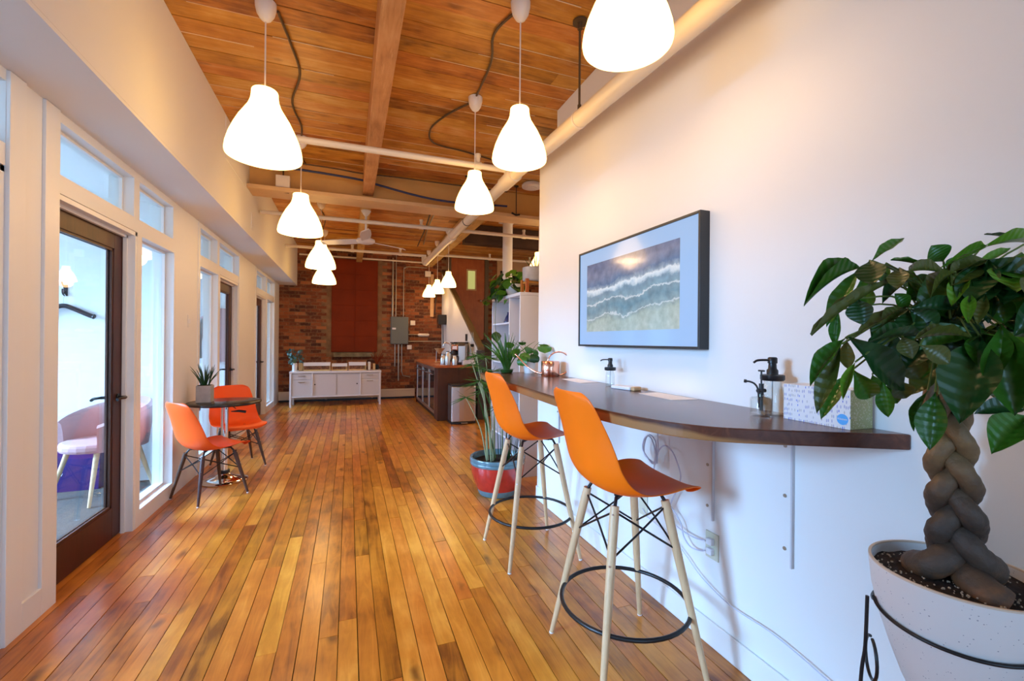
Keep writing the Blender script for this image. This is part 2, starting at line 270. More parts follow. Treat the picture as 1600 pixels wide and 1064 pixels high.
# ------------------------------------------------------------------ mesh helpers
class MB:
    def __init__(s): s.v = []; s.f = []
    def box(s, x0, x1, y0, y1, z0, z1):
        n = len(s.v)
        s.v += [(x0, y0, z0), (x1, y0, z0), (x1, y1, z0), (x0, y1, z0), (x0, y0, z1), (x1, y0, z1), (x1, y1, z1), (x0, y1, z1)]
        s.f += [tuple(n + i for i in q) for q in ((0, 3, 2, 1), (4, 5, 6, 7), (0, 1, 5, 4), (1, 2, 6, 5), (2, 3, 7, 6), (3, 0, 4, 7))]
        return s
    def obox(s, c, size, rot):
        n = len(s.v); R = Euler(rot).to_matrix(); c = Vector(c)
        for z in (-1, 1):
            for x, y in ((-1, -1), (1, -1), (1, 1), (-1, 1)):
                s.v.append(tuple(c + R @ Vector((x * size[0] / 2, y * size[1] / 2, z * size[2] / 2))))
        s.f += [tuple(n + i for i in q) for q in ((0, 3, 2, 1), (4, 5, 6, 7), (0, 1, 5, 4), (1, 2, 6, 5), (2, 3, 7, 6), (3, 0, 4, 7))]
        return s
    def tube(s, pts, r, seg=8, closed=False, cap=True):
        pts = [Vector(p) for p in pts]; n = len(pts)
        rs = r if isinstance(r, (list, tuple)) else [r] * n
        base = len(s.v); up = None
        for i, p in enumerate(pts):
            if closed: t = pts[(i + 1) % n] - pts[i - 1]
            else: t = pts[min(i + 1, n - 1)] - pts[max(i - 1, 0)]
            t.normalize()
            if up is None:
                up = Vector((0, 0, 1)) if abs(t.z) < .9 else Vector((1, 0, 0))
            up = (up - t * up.dot(t)).normalized(); b = t.cross(up)
            for k in range(seg):
                a = 2 * pi * k / seg
                s.v.append(tuple(p + (up * cos(a) + b * sin(a)) * rs[i]))
        m = n if closed else n - 1
        for i in range(m):
            j = (i + 1) % n
            for k in range(seg):
                l = (k + 1) % seg
                s.f.append((base + i * seg + k, base + j * seg + k, base + j * seg + l, base + i * seg + l))
        if cap and not closed:
            s.f.append(tuple(base + k for k in range(seg)))
            s.f.append(tuple(base + (n - 1) * seg + k for k in reversed(range(seg))))
        return s
    def lathe(s, prof, c=(0, 0, 0), seg=32, cap=True):
        base = len(s.v)
        for r, z in prof:
            for k in range(seg):
                a = 2 * pi * k / seg; s.v.append((c[0] + r * cos(a), c[1] + r * sin(a), c[2] + z))
        for i in range(len(prof) - 1):
            for k in range(seg):
                l = (k + 1) % seg
                s.f.append((base + i * seg + k, base + i * seg + l, base + (i + 1) * seg + l, base + (i + 1) * seg + k))
        if cap and prof[0][0] > .0005: s.f.append(tuple(base + k for k in reversed(range(seg))))
        if cap and prof[-1][0] > .0005: s.f.append(tuple(base + (len(prof) - 1) * seg + k for k in range(seg)))
        return s
    def prism(s, poly, z0, z1):
        base = len(s.v); n = len(poly)
        s.v += [(x, y, z0) for x, y in poly] + [(x, y, z1) for x, y in poly]
        s.f.append(tuple(base + i for i in reversed(range(n)))); s.f.append(tuple(base + n + i for i in range(n)))
        for i in range(n):
            j = (i + 1) % n; s.f.append((base + i, base + j, base + n + j, base + n + i))
        return s
    def build(s, name, mat, parent=None, smooth=False, bevel=0, sub=0, solid=0, loc=None):
        me = bpy.data.meshes.new(name); me.from_pydata(s.v, [], s.f); me.update()
        if smooth:
            me.polygons.foreach_set('use_smooth', [True] * len(me.polygons))
        if mat: me.materials.append(mat)
        o = bpy.data.objects.new(name, me); COL.objects.link(o)
        if parent: o.parent = parent
        if loc: o.location = loc
        if solid: md = o.modifiers.new('s', 'SOLIDIFY'); md.thickness = solid; md.offset = 0
        if sub: md = o.modifiers.new('u', 'SUBSURF'); md.levels = sub; md.render_levels = sub
        if bevel: md = o.modifiers.new('b', 'BEVEL'); md.width = bevel; md.segments = 2; md.limit_method = 'ANGLE'
        if smooth and not sub:
            md = o.modifiers.new('e', 'EDGE_SPLIT'); md.split_angle = radians(48)
        return o
def spline(pts, n=6):
    """Catmull-Rom through points"""
    P = [Vector(p) for p in pts]; P = [2 * P[0] - P[1]] + P + [2 * P[-1] - P[-2]]; out = []
    for i in range(1, len(P) - 2):
        for k in range(n):
            t = k / n; a, b, c, d = P[i - 1:i + 3]
            out.append(.5 * ((2 * b) + (c - a) * t + (2 * a - 5 * b + 4 * c - d) * t * t + (3 * b - a - 3 * c + d) * t ** 3))
    out.append(P[-2]); return out
def thing(name, label, cat, loc=(0, 0, 0), rz=0, group=None):
    o = bpy.data.objects.new(name, None); COL.objects.link(o); o.location = loc; o.rotation_euler = (0, 0, rz)
    o.empty_display_size = .1; o['label'] = label; o['category'] = cat
    if group: o['group'] = group
    return o
def tag(o, label, cat, group=None):
    o['label'] = label; o['category'] = cat
    if group: o['group'] = group
    return o
def struct(o, kind='structure'):
    o['kind'] = kind; return o
def cp(o, parent):
    c = o.copy(); COL.objects.link(c); c.parent = parent; return c
def dup(root, loc, rz, label):
    r = root.copy(); COL.objects.link(r); r.location = loc; r.rotation_euler = (0, 0, rz); r['label'] = label
    for ch in list(root.children):
        c = cp(ch, r)
        for g in ch.children: cp(g, c)
    return r
def text(name, body, size, mat, parent, loc, rot, align='CENTER'):  # lettering as real mesh
    cu = bpy.data.curves.new(name, 'FONT'); cu.body = body; cu.size = size; cu.align_x = align; cu.align_y = 'CENTER'; cu.extrude = .0003
    tmp = bpy.data.objects.new(name, cu); COL.objects.link(tmp); bpy.context.view_layer.update(); me = bpy.data.meshes.new_from_object(tmp.evaluated_get(bpy.context.evaluated_depsgraph_get())); bpy.data.objects.remove(tmp); me.materials.clear(); me.materials.append(mat); o = bpy.data.objects.new(name, me); COL.objects.link(o); o.parent = parent; o.location = loc; o.rotation_euler = rot
    return o
CH = 3.32      # ceiling height
XL, XR = -1.38, 1.51
YB = 10.4
# ================================================================== FLOOR
fl = struct(MB().box(-1.9, 5.3, -3.3, 10.6, -.12, -.022).build('floor', M['soil']))
PW = .0815
def floor_boards():
    n = 0; rest = MB()
    x = XL - .12
    cand = []
    while x < 5.2:
        y = -3.2 + random.uniform(-1.2, 0)
        while y < YB:
            ln = random.choice([.5, .8, 1.1, 1.4, 1.8, 2.3, 2.8]) * random.uniform(.85, 1.15)
            y0, y1 = max(y, -3.2), min(y + ln, YB)
            if y1 - y0 > .05:
                dx = random.uniform(-.0006, .0006); dz = random.uniform(-.0009, .0006)
                cand.append((x + .0016 + dx, x + PW - .0016 + dx, y0 + .001, y1 - .001, dz))
            y += ln
        x += PW
    near = [c for c in cand if c[3] > 1.0 and c[2] < 7.4 and c[1] < 2.2 and not (c[0] > XR and c[2] < 3.3)]
    near.sort(key=lambda c: c[2]); near = near[:300]; ns = set(near)
    for c in near:
        MB().box(c[0], c[1], c[2], c[3], -.022, c[4]).build('floor_board', M['floor'], fl)
    for c in cand:
        if c not in ns: rest.box(c[0], c[1], c[2], c[3], -.022, c[4])
    struct(rest.build('far_floor_boards', M['floor'], fl), 'stuff')
floor_boards()
# ================================================================== CEILING
ce = struct(MB().box(-1.6, 5.3, -3.3, 10.6, CH + .03, CH + .15).build('ceiling', M['darkwood']))
def ceiling_boards():
    rest = MB(); y = -3.2; bw = .158
    while y < YB:
        x = -1.05
        while x < 5.2:
            ln = random.choice([1.2, 1.25, 2.6, 3.2]); x1 = min(x + ln, 5.2)
            dz = random.uniform(0, .006)
            a = (x + .001, x1 - .001, y + .0015, y + bw - .0025, CH + dz, CH + .028)
            if y > 1.3 and (x < 1.7 or y > 3.4): MB().box(*a).build('ceiling_board', M['ceil'], ce)
            else: rest.box(*a)
            x = x1
        y += bw
    struct(rest.build('near_ceiling_boards', M['ceil'], ce), 'stuff')
    sm = MB(); y = -3.2 + bw
    while y < YB:
        x = -1.04
        while x < 5.0:
            l = random.uniform(.1, 1.1)
            if random.random() < .42: sm.tube([(x, y - .0025, CH), (x + l, y - .0025 + random.uniform(-.001, .001), CH)], random.uniform(.0014, .0036), 5)
            x += l
        y += bw
    struct(sm.build('plaster_seams', M['seam'], ce), 'stuff')
ceiling_boards()
# ================================================================== LEFT WALL with openings
ops = []   # (y0,y1,z0,z1) openings
ops += [(.88, 1.53, .115, 2.05), (.88, 1.53, 2.155, 2.42), (1.61, 2.515, -.01, 2.06), (1.61, 2.515, 2.155, 2.42)]
ops += [(2.87, 3.775, -.01, 2.06), (2.87, 3.715, 2.155, 2.42), (3.845, 4.46, .115, 2.045), (3.80, 4.43, 2.155, 2.42)]
ops += [(5.13, 5.79, .115, 2.045), (5.13, 5.75, 2.155, 2.42), (5.86, 6.76, -.01, 2.06), (5.84, 6.76, 2.155, 2.42)]
ops += [(7.95, 8.86, -.01, 2.06), (7.95, 8.82, 2.155, 2.42), (8.97, 9.74, .115, 2.045), (8.93, 9.74, 2.155, 2.42)]
def wall_grid(ops, x0, x1, ya, yb, za, zb):
    ys = sorted({ya, yb, *[v for o in ops for v in o[:2]]}); zs = sorted({za, zb, *[max(v, za) for o in ops for v in o[2:]]})
    mb = MB()
    for i in range(len(ys) - 1):
        run = None
        for j in range(len(zs) - 1):
            cy, cz = (ys[i] + ys[i + 1]) / 2, (zs[j] + zs[j + 1]) / 2
            hole = any(o[0] < cy < o[1] and o[2] < cz < o[3] for o in ops)
            if hole:
                if run is not None: mb.box(x0, x1, ys[i], ys[i + 1], run, zs[j]); run = None
            elif run is None: run = zs[j]
        if run is not None: mb.box(x0, x1, ys[i], ys[i + 1], run, zs[-1])
    return mb
wl = struct(wall_grid(ops, XL - .14, XL, -3.2, YB, 0, 2.47).build('wall_left', M['white']))
# board frame next to the first door (recessed panel look)
MB().box(XL - .001, XL + .014, 2.755, 2.868, 0, 2.468).build('casing', M['trim'], wl, bevel=.002)
MB().box(XL - .001, XL + .014, 2.517, 2.62, 0, 2.468).build('casing', M['trim'], wl, bevel=.002)
MB().box(XL - .001, XL + .014, 2.62, 2.755, 0, .13).build('casing', M['trim'], wl, bevel=.002)
for y0, y1 in ((5.075, 5.128), (6.762, 6.83), (7.89, 7.948), (9.742, 9.80)):
    MB().box(XL - .001, XL + .008, y0, y1, 0, 2.468).build('casing', M['trim'], wl, bevel=.002)
# door jamb liners and stops
def jamb(y0, y1, hinge):
    for yy in (y0, y1 - .028):
        MB().box(XL - .139, XL - .002, yy, yy + .028, 0, 2.058).build('jamb', M['trim'], wl, bevel=.002)
    MB().box(XL - .139, XL - .002, y0, y1, 2.03, 2.058).build('jamb', M['trim'], wl, bevel=.002)
    for yy in (y0 + .028, y1 - .042):
        MB().box(XL - .066, XL - .045, yy, yy + .014, 0, 2.03).build('door_stop', M['trim'], wl)
    MB().box(XL - .066, XL - .045, y0, y1, 2.012, 2.03).build('door_stop', M['trim'], wl)
for a in ((1.61, 2.515, 0), (2.87, 3.775, 0), (5.86, 6.76, 1), (7.95, 8.86, 0)): jamb(*a)
# glazed units
wn = 0
for o in ops:
    if o[2] < 0: continue
    wn += 1
    y0, y1, z0, z1 = o
    f = MB(); t = .016; xa, xb = XL - .10, XL - .06
    f.box(xa, xb, y0, y0 + t, z0, z1).box(xa, xb, y1 - t, y1, z0, z1).box(xa, xb, y0 + t, y1 - t, z0, z0 + t).box(xa, xb, y0 + t, y1 - t, z1 - t, z1)
    w = struct(f.build('window_%d' % wn, M['trim']))
    MB().box(XL - .083, XL - .077, y0 + t, y1 - t, z0 + t, z1 - t).build('pane', M['glass'], w)
# doors : dark timber frame with a full glass pane
def glazed_door(k, y0, y1, latch, open_=0):
    x0, x1 = XL - .115, XL - .07; z0, z1 = .008, 2.028; s = .115
    a, b = y0 + .03, y1 - .03
    root = bpy.data.objects.new('door_%d' % k, None); COL.objects.link(root); struct(root)
    MB().box(x0, x1, a, a + s, z0, z1).build('stile', M['darkwood'], root, bevel=.003)
    MB().box(x0, x1, b - s, b, z0, z1).build('stile', M['darkwood'], root, bevel=.003)
    MB().box(x0, x1, a + s, b - s, z0, .21).build('bottom_rail', M['darkwood'], root, bevel=.003)
    MB().box(x0, x1, a + s, b - s, z1 - .115, z1).build('top_rail', M['darkwood'], root, bevel=.003)
    MB().box((x0 + x1) / 2 - .004, (x0 + x1) / 2 + .004, a + s, b - s, .21, z1 - .115).build('glass_pane', M['glass'], root)
    bd = MB()
    for xx in (x0 + .006, x1 - .018):
        bd.box(xx, xx + .012, a + s, a + s + .014, .21, z1 - .115).box(xx, xx + .012, b - s - .014, b - s, .21, z1 - .115)
        bd.box(xx, xx + .012, a + s, b - s, .21, .224).box(xx, xx + .012, a + s, b - s, z1 - .129, z1 - .115)
    bd.build('glazing_bead', M['darkwood'], root)
    yl = b - .055 if latch > 0 else a + .055
    d = -latch
    for sgn, xf in ((1, x1), (-1, x0)):
        h = MB().tube([(xf, yl, .93), (xf + sgn * .008, yl, .93)], .026, 20)
        h.tube([(xf, yl, .93), (xf + sgn * .045, yl, .93)], .010, 10)
        h.tube(spline([(xf + sgn * .045, yl, .93), (xf + sgn * .052, yl + d * .03, .93), (xf + sgn * .05, yl + d * .075, .932), (xf + sgn * .044, yl + d * .115, .927)], 4), .009, 10)
        h.build('door_handle', M['black'], root, smooth=True)
    return root
glazed_door(1, 1.61, 2.515, -1); glazed_door(2, 2.87, 3.775, 1); glazed_door(3, 5.86, 6.76, 1); glazed_door(4, 7.95, 8.86, 1)
# soffit box over the office fronts
so = struct(MB().box(XL - .14, -1.04, -3.2, YB - .01, 2.47, 2.49).build('soffit', M['soffit']))
MB().box(-1.06, -1.04, -3.2, YB - .01, 2.491, CH).build('fascia', M['white'], so)
MB().box(-1.041, -1.036, 4.55, 5.39, 2.93, CH - .01).build('access_panel', M['white'], so, bevel=.002)
v = MB().box(-1.041, -1.034, 5.66, 5.78, 2.57, 2.75)
for i in range(9): v.box(-1.036, -1.030, 5.665, 5.775, 2.58 + i * .019, 2.588 + i * .019)
v.build('vent_grille', M['trim'], so)
# offices behind the glass
oc = struct(MB().box(-4.6, XL - .14, -.4, YB, 2.60, 2.66).build('office_ceiling', M['white']))
of = struct(MB().box(-4.6, XL - .139, -.4, YB, -.06, .004).build('office_floor', M['carpet']))
for yy in (-.35, 2.68, 5.05, 7.45, 10.33):
    p = struct(MB().box(-4.6, XL - .141, yy, yy + .07, .005, 2.60).build('office_partition', M['white']))
    MB().box(-4.6, XL - .15, yy - .014, yy, .005, .13).build('baseboard', M['trim'], p, bevel=.002)
p = struct(wall_grid([(y0, y1, .7, 2.4) for y0, y1 in ((-.1, 2.3), (2.95, 4.8), (5.2, 7.25), (7.7, 10.1))], -4.40, -4.25, -.4, YB, 0, 2.6).build('office_outer_wall', M['white']))
# ================================================================== RIGHT WALL
wr = struct(MB().box(XR, XR + .16, -3.2, 3.44, 0, 2.84).build('wall_right', M['white']))
MB().box(1.67, 1.79, -3.2, 3.44, 2.841, CH).build('upper_wall', M['white'], wr)
bb = struct(MB().box(XR - .014, XR - .0005, -3.2, 3.44, .001, .11).build('baseboard_right', M['trim'], bevel=.004))
wp = struct(MB().box(XR + .161, 5.25, 3.30, 3.44, 0, CH).build('wall_partition', M['white']))
wk = struct(MB().box(5.15, 5.25, 3.441, YB, 0, CH).build('wall_far_right', M['white']))
# wall behind the camera with its big window opening
wb = MB().box(-1.6, -1.05, -3.35, -3.2, 0, CH).box(1.25, 1.8, -3.35, -3.2, 0, CH).box(-1.05, 1.25, -3.35, -3.2, 0, .7).box(-1.05, 1.25, -3.35, -3.2, 2.8, CH)
struct(wb.build('wall_front', M['white']))
wf = struct(MB().box(-1.05, -1.0, -3.3, -3.24, .7, 2.8).box(1.2, 1.25, -3.3, -3.24, .7, 2.8).box(-1, 1.2, -3.3, -3.24, .7, .76).box(-1, 1.2, -3.3, -3.24, 2.74, 2.8).box(.07, .13, -3.3, -3.24, .76, 2.74).build('window_30', M['trim']))
# ================================================================== BACK WALL of brick
bw = struct(MB().box(-1.52, 5.3, YB, YB + .2, 0, CH).build('wall_back', M['mortar']))
PX0, PX1, PZ0, PZ1 = -.36, .60, 1.06, 3.10
DX0, DX1, DZ0, DZ1 = 2.27, 3.10, 1.36, 3.30
def bricks():
    bl, bh, px, pz = .199, .062, .209, .0735
    mesh = []
    for k in range(6):
        j = lambda: random.uniform(-.0018, .0018)
        m = MB().box(-bl / 2, bl / 2, -.009, .01, -bh / 2, bh / 2); m.v = [(x + j() * 1.4, y + (j() if y < 0 else 0), z + j()) for x, y, z in m.v]
        me = bpy.data.meshes.new('brick'); me.from_pydata(m.v, [], m.f); me.materials.append(M['brick']); mesh.append(me)
    hm = MB().box(-bl / 4 + .002, bl / 4 - .002, -.009, .01, -bh / 2, bh / 2)
    rest = MB(); n = 0; z = .04; row = 0
    spots = []
    while z < CH - .03:
        x = -1.50 + (row % 2) * px / 2
        while x < 5.2:
            if not (PX0 - .12 < x < PX1 + .1 and PZ0 - .1 < z < PZ1 + .03) and not (DX0 - .12 < x < DX1 + .17 and z > DZ0 - .5) and not (x > 3.42 and z > 2.83):
                spots.append((x, z))
            x += px
        z += pz; row += 1
    vis = [s for s in spots if -1.36 < s[0] < 2.06 and .25 < s[1] < 3.1 and not (-1.1 < s[0] < .65 and s[1] < .95)]
    vis.sort(key=lambda s: abs(s[1] - 1.9) + (0 if s[0] < 0 or s[0] > .6 else 1))
    vs = set(vis[:300])
    for s in spots:
        if s in vs:
            o = bpy.data.objects.new('brick', random.choice(mesh)); COL.objects.link(o); o.parent = bw; o.location = (s[0], YB, s[1])
        else:
            j = [random.uniform(-.003, .003) for _ in range(3)]
            rest.box(s[0] - bl / 2 + j[0], s[0] + bl / 2 + j[1], YB - .009 + j[2] * .6, YB + .001, s[1] - bh / 2, s[1] + bh / 2)
    struct(rest.build('brickwork', M['brick'], bw), 'stuff')
bricks()
# painted shutter over the old opening
t = thing('shutter', 'tall rust brown painted panel closing the opening in the brick wall', 'shutter', ((PX0 + PX1) / 2, YB - .012, PZ0))
hw = (PX1 - PX0) / 2
MB().box(-hw, hw, -.02, .012, 0, PZ1 - PZ0).build('backing', M['rust'], t)
for i in range(2):
    for k in range(6):
        zz = .01 + k * .34
        MB().box(-hw + .012 + i * hw, -.012 + i * hw, -.026, -.02, zz, zz + .33).build('panel', M['rust'], t, bevel=.003)
tag(MB().box(PX0 + .05, PX1 - .06, YB - .11, YB + .0, PZ0 - .11, PZ0 - .012).build('window_sill', M['stone'], bevel=.012), 'rough grey brown stone sill under the rust brown panel', 'sill')
# baseboard heater
t = thing('baseboard_heater', 'long cream baseboard heater along the foot of the brick wall', 'heater', (0, YB - .01, 0))
MB().box(-1.37, 1.44, -.065, -.001, .045, .205).build('casing', M['heater'], t, bevel=.006)
MB().box(-1.37, 1.44, -.072, -.05, .18, .225).build('damper', M['heater'], t, bevel=.004)
MB().box(-1.36, 1.43, -.055, -.001, .002, .045).build('fins', M['black'], t)
for x in (-.45, .5): MB().box(x - .02, x + .02, -.074, -.02, .04, .226).build('joint_cover', M['heater'], t, bevel=.002)
# ================================================================== BEAMS, JOISTS
st = struct(MB().box(-1.04, 5.14, 5.56, 5.585, 3.0, CH).build('steel_beam', M['ceilpaint']))
MB().box(-1.04, 5.14, 5.42, 5.73, 2.955, 2.999).build('flange', M['tanflange'], st, bevel=.004)
struct(MB().box(.14, .26, -3.15, 5.55, 3.05, CH - .001).build('ceiling_joist', M['joist'], bevel=.006))
struct(MB().box(.14, .26, 5.60, YB - .01, 3.05, CH - .001).build('ceiling_joist', M['joist'], bevel=.006))
struct(MB().box(1.69, 1.82, 5.60, YB - .01, 3.05, CH - .001).build('ceiling_joist', M['joist'], bevel=.006))
struct(MB().box(1.83, 5.14, 7.3, 7.48, 2.99, CH - .001).build('dark_cross_beam', M['stair'], bevel=.004))
# ================================================================== PIPES
def pipe_thing(name, pts, r, mat, label, cat='pipe', group=None, seg=16):
    o = MB().tube(pts, r, seg).build(name, mat, None, smooth=True); return tag(o, label, cat, group)
t = thing('sprinkler_main', 'thick cream painted ceiling pipe running along the white wall', 'pipe', (1.33, 0, 2.7))
def mz(y): return (2.63 + (2.775 - 2.63) * min(max(y - .9, 0) / 2.8, 1)) - 2.7
MB().tube([(0, y, mz(y)) for y in (-.6, .9, 3.7, 8.30)], .052, 20).build('pipe', M['pipe'], t, smooth=True)
MB().tube([(0, y, mz(y)) for y in (1.02, 1.12)], .066, 20).tube([(0, 1.07, mz(1.07)), (.09, 1.07, mz(1.07) + .03)], .052, 16).tube([(.06, 1.07, mz(1.07) + .03), (.17, 1.07, mz(1.07) + .04)], .06, 16).build('coupling', M['pipe'], t, smooth=True)
MB().tube([(0, y, mz(y)) for y in (2.42, 2.44)], .056, 24).build('clamp_ring', M['canopy'], t, smooth=True)
MB().tube([(0, y, mz(y)) for y in (5.2, 5.215)], .056, 24).build('clamp_ring', M['black'], t, smooth=True)
MB().tube([(0, 3.55, mz(3.55)), (0, 3.85, mz(3.8))], .064, 20).tube([(0, 3.7, .07), (0, 3.7, .13)], .05, 16).build('tee', M['pipe'], t, smooth=True)
MB().tube([(0, 6.12, .07), (0, 6.12, .17)], .04, 16).tube([(0, 6.0, .07), (0, 6.24, .07)], .062, 16).build('tee', M['pipe'], t, smooth=True)
MB().tube(spline([(0, 8.2, .07), (0, 8.32, .08), (0, 8.40, .12), (0, 8.42, .2)], 5), .056, 16).build('elbow', M['pipe'], t, smooth=True)
def branch(y, x0, x1, z0, z1, r, label, fits=(.45, .8)):
    t = thing('branch_pipe', label, 'pipe', (0, y, z0), 0, 'cream sprinkler branch pipes')
    MB().tube([(x0, 0, 0), (x1, 0, z1 - z0)], r, 14).build('pipe', M['pipe'], t, smooth=True)
    for f in fits:
        x = x0 + (x1 - x0) * f; z = (z1 - z0) * f
        MB().tube([(x - .03, 0, z), (x + .03, 0, z)], r * 1.25, 14).tube([(x, 0, z), (x, 0, z + .075)], r * .8, 10).tube([(x, 0, z + .075), (x, 0, z + .10)], r * 1.0, 8).build('sprinkler_fitting', M['pipe'], t, smooth=True)
    return t
branch(3.7, -.50, 1.33, 2.845, 2.85, .026, 'cream pipe crossing under the ceiling nearest the camera, before the beam', (.84,))
branch(6.12, -1.03, 3.3, 2.88, 2.89, .026, 'cream pipe crossing the ceiling just beyond the tan steel beam')
branch(8.42, -1.03, 1.36, 2.93, 2.93, .026, 'cream pipe crossing nearest the brick wall, left of the long main pipe')
branch(8.9, 1.60, 4.2, 3.06, 3.06, .026, 'cream pipe crossing above the brown door on the right side')
pipe_thing('wall_conduit', [(-1.0, YB - .06, 3.135), (1.72, YB - .06, 3.135), (1.80, YB - .06, 3.15), (1.80, YB - .06, 3.25)], .02, M['pipe'], 'thin cream pipe along the top of the brick wall')
pipe_thing('drain_stub', [(2.95, 5.9, 2.9), (2.8, 5.85, 2.86), (2.62, 5.8, 2.80), (2.60, 5.8, 2.74)], .028, M['pipe'], 'short angled cream pipe end right of the round column')
# hanger rod
t = thing('pipe_hanger', 'dark rod hanger carrying the thick cream pipe', 'hanger', (1.33, 2.43, CH))
MB().tube([(0, 0, -.012), (0, 0, .0)], .045, 20).build('flange', M['bx'], t, smooth=True)
MB().tube([(0, 0, -.012), (0, 0, -.05)], .016, 12).tube([(0, 0, -.05), (0, 0, -.565)], .007, 10).tube([(0, 0, -.52), (0, 0, -.565)], .012, 8).build('rod', M['bx'], t, smooth=True)
for x, y in ((1.33, 5.2), (2.0, 5.3), (3.0, 5.35)):
    t = thing('rod_hanger', {1.33: 'thin black hanger rod above the thick cream pipe near the beam', 2.0: 'black hanger rod just left of the white column top', 3.0: 'black hanger rod right of the white column top'}[x], 'hanger', (x, y, CH))
    MB().tube([(0, 0, -.008), (0, 0, 0)], .03, 12).tube([(0, 0, 0), (0, 0, -.36 if x > 1.5 else -.49)], .006, 8).build('rod', M['black'], t, smooth=True)
    if x > 1.5: MB().tube([(-.06, .0, -.35), (.0, .01, -.37), (.05, .0, -.36)], .012, 8).build('clamp', M['black'], t, smooth=True)
# round column
t = thing('round_column', 'smooth white round column rising behind the bookshelf', 'column', (2.45, 6.88, 0))
MB().lathe([(.082, 0), (.082, CH - .03)], seg=28).build('shaft', M['pipew'], t, smooth=True)
MB().box(-.12, .12, -.12, .12, CH - .029, CH - .001).build('cap_plate', M['pipew'], t)
t = thing('ceiling_speaker', 'flat white round ceiling disc near the end of the white wall', 'speaker', (2.15, 5.15, CH - .001))
MB().lathe([(.11, 0), (.125, -.02), (.125, -.045), (.10, -.055), (.0, -.06)], seg=28).build('housing', M['fanwhite'], t, smooth=True)
MB().lathe([(.07, -.058), (.07, -.064), (.0, -.066)], seg=24).build('grille', M['fanwhite'], t, smooth=True)
# junction box on beam
t = thing('junction_box', 'square cream junction box on the tan beam by the left wall', 'box', (-.70, 5.50, 3.07))
MB().box(-.07, .07, -.05, .04, -.062, .07).build('box', M['canopy'], t, bevel=.004)
MB().tube([(.0, .0, .07), (0, .0, .245)], .008, 8).tube([(-.05, -.0, -.10), (.06, -.02, -.11)], .01, 8).tube([(0, 0, -.062), (0, 0, -.105)], .006, 6).build('conduit', M['bx'], t, smooth=True)
# cables along the ceiling
def cable(name, pts, r, mat, label): return tag(MB().tube(spline(pts, 6), r, 8).build(name, mat, None, smooth=True), label, 'cable')
cable('flex_cable', [(-.42, 3.0, 3.31), (-.38, 3.3, 3.305), (-.36, 3.65, 3.308), (-.46, 4.1, 3.306), (-.43, 4.5, 3.305), (-.45, 4.76, 3.308)], .0085, M['bx'], 'dark armoured cable between the two nearest left ceiling canopies')
cable('flex_cable', [(.95, 2.42, 3.31), (.86, 2.7, 3.305), (.93, 3.0, 3.305), (.95, 3.46, 3.308)], .0085, M['bx'], 'dark armoured cable between the nearest right ceiling canopies')
cable('flex_cable', [(.94, 3.55, 3.308), (.78, 3.85, 3.306), (.70, 4.15, 3.306), (.78, 4.42, 3.306), (1.1, 4.5, 3.306), (1.45, 4.6, 3.306)], .0085, M['bx'], 'dark armoured cable curving away behind the second right pendant')
cable('flex_cable', [(-.45, 4.82, 3.305), (-.50, 5.2, 3.306), (-.47, 5.5, 3.306)], .008, M['bx'], 'dark armoured cable running from the second left pendant to the beam')
cable('flex_cable', [(-.45, 5.7, 3.305), (-.35, 6.3, 3.306), (-.45, 6.9, 3.306), (-.38, 7.8, 3.306), (-.45, 8.6, 3.306)], .008, M['bx'], 'dark armoured cable linking the far left pendants beyond the beam')
cable('data_cable', [(-.95, 5.37, 3.20), (-.4, 5.36, 3.19), (.10, 5.37, 3.17), (.3, 5.38, 3.14), (.8, 5.37, 3.06), (1.2, 5.37, 3.04), (1.9, 5.37, 3.07)], .013, M['bluecable'], 'sagging dark blue cable bundle along the tan beam')
cable('data_cable', [(-.95, 5.34, 3.26), (-.2, 5.34, 3.25), (.13, 5.36, 3.24), (.6, 5.36, 3.25), (1.9, 5.36, 3.25)], .008, M['bx'], 'thin brown cable just above the dark blue bundle')
cable('data_cable', [(1.02, 5.65, 3.24), (1.12, 6.6, 3.22), (1.2, 7.6, 3.22), (1.28, 9.0, 3.22)], .012, M['blackp'], 'black conduit on the ceiling left of the long cream pipe')
cable('data_cable', [(1.08, 5.65, 3.28), (1.20, 6.6, 3.27), (1.26, 7.6, 3.27), (1.4, 9.0, 3.27)], .012, M['galv'], 'metal conduit on the ceiling left of the long cream pipe')
